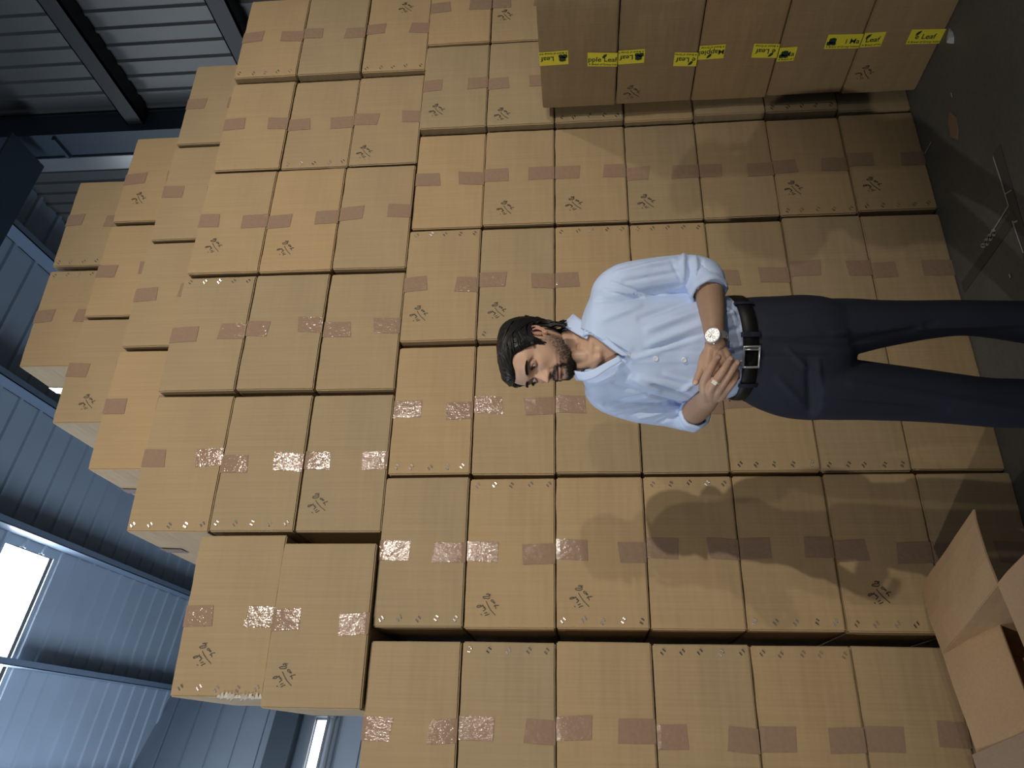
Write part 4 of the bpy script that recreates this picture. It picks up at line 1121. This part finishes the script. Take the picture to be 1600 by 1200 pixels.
for a, l_ in ((.9, .009), (2.6, .012)): dr = wd * math.cos(a) + sd * math.sin(a); add_bar(bm, dc, dc + dr * l_, .0012, .0006, up=toc)
obj('watch_hands', bm, mat('dark_watch_print', (.08, .08, .09), .4), watch)
disc('crown', cf + wd * .0225 + toc * .002, wd, [(.0020, -.003), (.0022, 0), (.0020, .0015)], M_CHROME, watch, 12)

# eyes with lids
M_EYE = mat('eye_white', (.72, .70, .68), .12, spec=.6); M_IRIS = mat('dark_brown_iris', (.035, .018, .010), .1, spec=.7)
M_LID = mat('eyelid_skin', (.34, .20, .14), .5); M_LASH = mat('eyelash', (.012, .01, .01), .6)  # lid colour darkened to paint in the shade of the eye socket
for s in (-1, 1):
    ec = Vector((s * .0305, .0695, .0220)); r_ = .0122
    gz = Vector((-.26, .96, -.10)).normalized(); gs_, gt_ = frame_of(gz)
    bm = bmesh.new(); bmi = bmesh.new(); nn = 24; prev = None
    def sphere_cap(bm_, a0, a1, rad_, steps):
        rg = []
        for i in range(steps + 1):
            a = a0 + (a1 - a0) * i / steps
            rg.append([bm_.verts.new(H(*(ec + gz * (rad_ * math.cos(a)) + (gs_ * math.cos(2 * math.pi * k / nn) + gt_ * math.sin(2 * math.pi * k / nn)) * (rad_ * math.sin(a))))) for k in range(nn)])
        for a, b in zip(rg, rg[1:]):
            for k in range(nn): bm_.faces.new((a[k], a[(k + 1) % nn], b[(k + 1) % nn], b[k]))
        return rg
    sphere_cap(bm, .46, 2.6, r_, 14); e0 = obj('eyeball', bm, M_EYE, man, smooth=True)
    g_ = sphere_cap(bmi, .02, .48, r_ + .0004, 5); bmi.faces.new(g_[0]); obj('iris', bmi, M_IRIS, e0, smooth=True)
    # lids: strips of a slightly larger sphere above and below the opening
    for up_, lim in ((1, .36), (-1, -.36)):
        bm = bmesh.new(); rg = []; edge = []
        for i in range(9):
            row = []
            for k in range(25):
                az = math.radians(-88 + 176 * k / 24)      # across the eye
                k_ = max(0, 1 - (abs(az + .10 * s) / math.radians(56)) ** 2)
                e0_ = lim * k_ - .04 * s * math.sin(az); el = e0_ + up_ * (1.25 * i / 8)
                rad_ = r_ + .0011 + .0006 * (i == 0)
                row.append(bm.verts.new(H(*(ec + Vector((math.sin(az) * math.cos(el), math.cos(az) * math.cos(el), math.sin(el))) * rad_))))
            rg.append(row)
        for a, b in zip(rg, rg[1:]):
            for k in range(24): bm.faces.new((a[k], a[k + 1], b[k + 1], b[k]))
        bmesh.ops.recalc_face_normals(bm, faces=bm.faces[:])
        o = obj('eyelid', bm, M_LID, man, smooth=True); sm_ = o.modifiers.new('t', 'SOLIDIFY'); sm_.thickness = .0008; sm_.offset = 0
        if up_ == 1:
            bm = bmesh.new()
            for k in range(1, 24):
                az = math.radians(-54 + 108 * k / 24); k_ = max(0, 1 - (abs(az + .10 * s) / math.radians(56)) ** 2); el = lim * k_ - .04 * s * math.sin(az)
                d0 = Vector((math.sin(az) * math.cos(el), math.cos(az) * math.cos(el), math.sin(el)))
                add_tube(bm, [H(*(ec + d0 * (r_ + .0012))), H(*(ec + d0 * (r_ + .0048) + Vector((0, 0, .0008)))), H(*(ec + d0 * (r_ + .0068) + Vector((0, 0, .0030))))], [.00055, .0004, .0001], 5)
            obj('eyelash', bm, M_LASH, man)

# hair strands of brows and beard
rb = random.Random(11)
bm = bmesh.new()
def spike(bm_, p, n_, d_, ln, w):
    t_ = (d_ * .85 + n_ * .4).normalized(); s_ = t_.cross(n_).normalized()
    a = [bm_.verts.new(p + s_ * w), bm_.verts.new(p - s_ * w), bm_.verts.new(p + t_ * ln * .6 + n_ * w * .5), bm_.verts.new(p + t_ * ln - n_ * ln * .05)]
    bm_.faces.new((a[0], a[1], a[2])); bm_.faces.new((a[0], a[2], a[3])); bm_.faces.new((a[1], a[3], a[2]))
HT_ = HM.transposed()
cnt = 0
for _ in range(30000):
    t = rb.uniform(-.15, math.pi + .15); z = rb.uniform(-.0895, .02); p = head_pt(t, z)
    bd = beard(p.x, p.y, p.z)
    lip = gs(p.x, 0, .0160) * (gs(z, -.0390, .0018) + gs(z, -.0480, .0032))
    if bd < .45 or lip > .4 or rb.random() > bd ** 2: continue
    p2 = head_pt(t + .02, z); p3 = head_pt(t, z + .001); n_ = (p2 - p).cross(p3 - p).normalized()
    if n_.dot(Vector((p.x, p.y, 0))) < 0: n_ = -n_
    dn = Vector((p.x * 3, -.15 if p.y < .06 else .1, -1)).normalized(); dn = (dn + Vector((rb.uniform(-.4, .4), rb.uniform(-.4, .4), rb.uniform(-.3, .3)))).normalized()
    spike(bm, H(*(p - n_ * .0004)), (HM @ n_), (HM @ dn), rb.uniform(.003, .0065) * (.5 + .6 * bd), .00042); cnt += 1
    if cnt > 5200: break
obj('beard', bm, M_BROWH, man)
bm = bmesh.new()
for s in (-1, 1):
    for _ in range(330):
        u = rb.random(); x = .012 + .036 * u; zc_ = .0400 + .0035 * math.sin(u * 2.4) - .006 * max(0, u - .75); z = zc_ + rb.uniform(-.0036, .0036) * (1 - .55 * u)
        # find azimuth for this x
        lo, hi = 0.05, math.pi / 2
        for __ in range(18):
            mid = (lo + hi) / 2
            if head_pt(mid, z).x > x: lo = mid
            else: hi = mid
        p = head_pt(lo, z); p.x *= s
        spike(bm, H(*(p - Vector((0, .0003, 0)))), HM @ Vector((s * .3, 1, 0)).normalized(), HM @ Vector((s, -.3 * u, .45 - .75 * u)).normalized(), rb.uniform(.005, .0085), .0005)
obj('eyebrow', bm, M_BROWH, man)
# scalp hair: a swept back shell with combed locks over it
def hairline(t):
    """lowest z with hair for azimuth t (0 his left, pi/2 front)"""
    a = abs(((t - math.pi / 2 + math.pi) % (2 * math.pi)) - math.pi)     # 0 front .. pi back
    return interp([(0, (.072,)), (.35, (.074,)), (.62, (.078,)), (.85, (.073,)), (1.0, (.054,)), (1.10, (.036,)), (1.20, (.008,)), (1.34, (-.004,)), (1.50, (.020,)), (1.75, (.026,)), (2.0, (.004,)), (2.25, (-.030,)), (2.6, (-.055,)), (3.15, (-.062,))], a)[0]
def hthick(t, z):
    hl_ = hairline(t); a = abs(((t - math.pi / 2 + math.pi) % (2 * math.pi)) - math.pi)
    e = max(0, min(1, (z - hl_) / .022)); base = .009 + .009 * min(1, a / 2.2) + .004 * gs(z, .09, .03)
    return base * (e ** .5 if e > 0 else 0)
bm = bmesh.new(); NA, NZ2 = 150, 70; rows = []
for j in range(NZ2 + 1):
    row = []
    for i in range(NA):
        t = 2 * math.pi * i / NA; hl_ = hairline(t); z = hl_ + (.1178 - hl_) * (j / NZ2)
        g_ = .0013 * math.sin(i * 1.1 + 3 * math.sin(j * .07) + 2 * noise.noise(Vector((i * .1, j * .05, 1)))) + .001 * noise.noise(Vector((i * .6, j * .06, 0)))
        p = head_pt(t, z, hthick(t, z) + g_ - (.003 if j == 0 else 0), face=False); row.append(bm.verts.new(H(*p)))
    rows.append(row)
for a, b in zip(rows, rows[1:]):
    for i in range(NA): bm.faces.new((a[i], a[(i + 1) % NA], b[(i + 1) % NA], b[i]))
bm.faces.new(rows[-1])
# combed locks
def lock(pts, r0, wav=.001, n=6, flat=.6):
    K = [(i, tuple(p)) for i, p in enumerate(pts)]; N_ = (len(pts) - 1) * 5; ph = rb.uniform(0, 6); P = []; Rr = []
    for i in range(N_ + 1):
        v = Vector(interp(K, i / 5)); v += Vector((math.sin(i * .5 + ph), math.cos(i * .43 + ph), math.sin(i * .37 + ph))) * wav
        P.append(H(*v)); u = i / N_; Rr.append(r0 * (math.sin(math.pi * min(1, u * .93 + .07)) ** .5) + .0003)
    add_tube(bm, P, Rr, n, flat)
for k in range(150):          # from the forehead back over the crown
    a0 = rb.uniform(-1.15, 1.15); t0 = math.pi / 2 - a0; pts = []
    zl = hairline(t0)
    for i in range(7):
        u = i / 6
        # comb path: rises over the crown and falls behind
        ang = a0 + (math.copysign(1, a0) * (2.4 - abs(a0)) * u ** 1.35)
        z = zl + .002 + (min(.108, .052 + .066 * (1 - abs(a0) / 1.6)) - .0) * 0 + (max(.112 - .052 * abs(a0), .04) - zl) * math.sin(min(1, u * 1.25) * math.pi / 2) - .075 * max(0, u - .55) / .45 * (1 if abs(a0) > .1 else .8)
        t = math.pi / 2 - ang; p = head_pt(t, min(z, .1165), hthick(t, min(z, .1165)) + .0012, face=False); pts.append(p)
    lock(pts, rb.uniform(.0018, .0034), .0010)
for k in range(70):          # locks behind the ears curling on the nape
    a0 = rb.choice((-1, 1)) * rb.uniform(1.75, 3.1); z0 = rb.uniform(.0, .05); pts = []
    for i in range(6):
        u = i / 5; ang = a0 + math.copysign(.25 * u, a0); t = math.pi / 2 - ang; z = z0 - (z0 + rb.uniform(.060, .082)) * u
        p = head_pt(t, max(z, -.088), 0, face=False); o = .014 + .006 * math.sin(u * 5 + k) - .004 * u
        dn = Vector((p.x, p.y, 0)).normalized(); k2 = max(0, -z - .05) * 1.2
        pts.append(Vector((p.x, p.y, z)) + dn * (o + k2 + (.012 if z < -.03 else 0) * (u)))
    lock(pts, rb.uniform(.0024, .0042), .0026, 7, .75)
for s in (-1, 1):
    for k in range(16):        # sideburn
        pts = [head_pt(math.pi / 2 - s * (1.24 + rb.uniform(-.06, .10)), z_, .0015, face=False) for z_ in (.04, .02, .004, rb.uniform(-.016, -.004))]; lock(pts, .0015, .0004, 5, .5)
    # combed over the top of the ear
    for k in range(22):
        z_ = rb.uniform(.018, .05); pts = [head_pt(math.pi / 2 - s * (1.1 + .32 * i), z_ + .006 * math.sin(i) - .008 * max(0, i - 2), .010 + .004 * i * .4, face=False) for i in range(5)]; lock(pts, rb.uniform(.002, .0032), .0009, 6, .6)
obj('hair', bm, M_HAIR, man, smooth=True)
#PERSON_END
print('cartons', count[0])
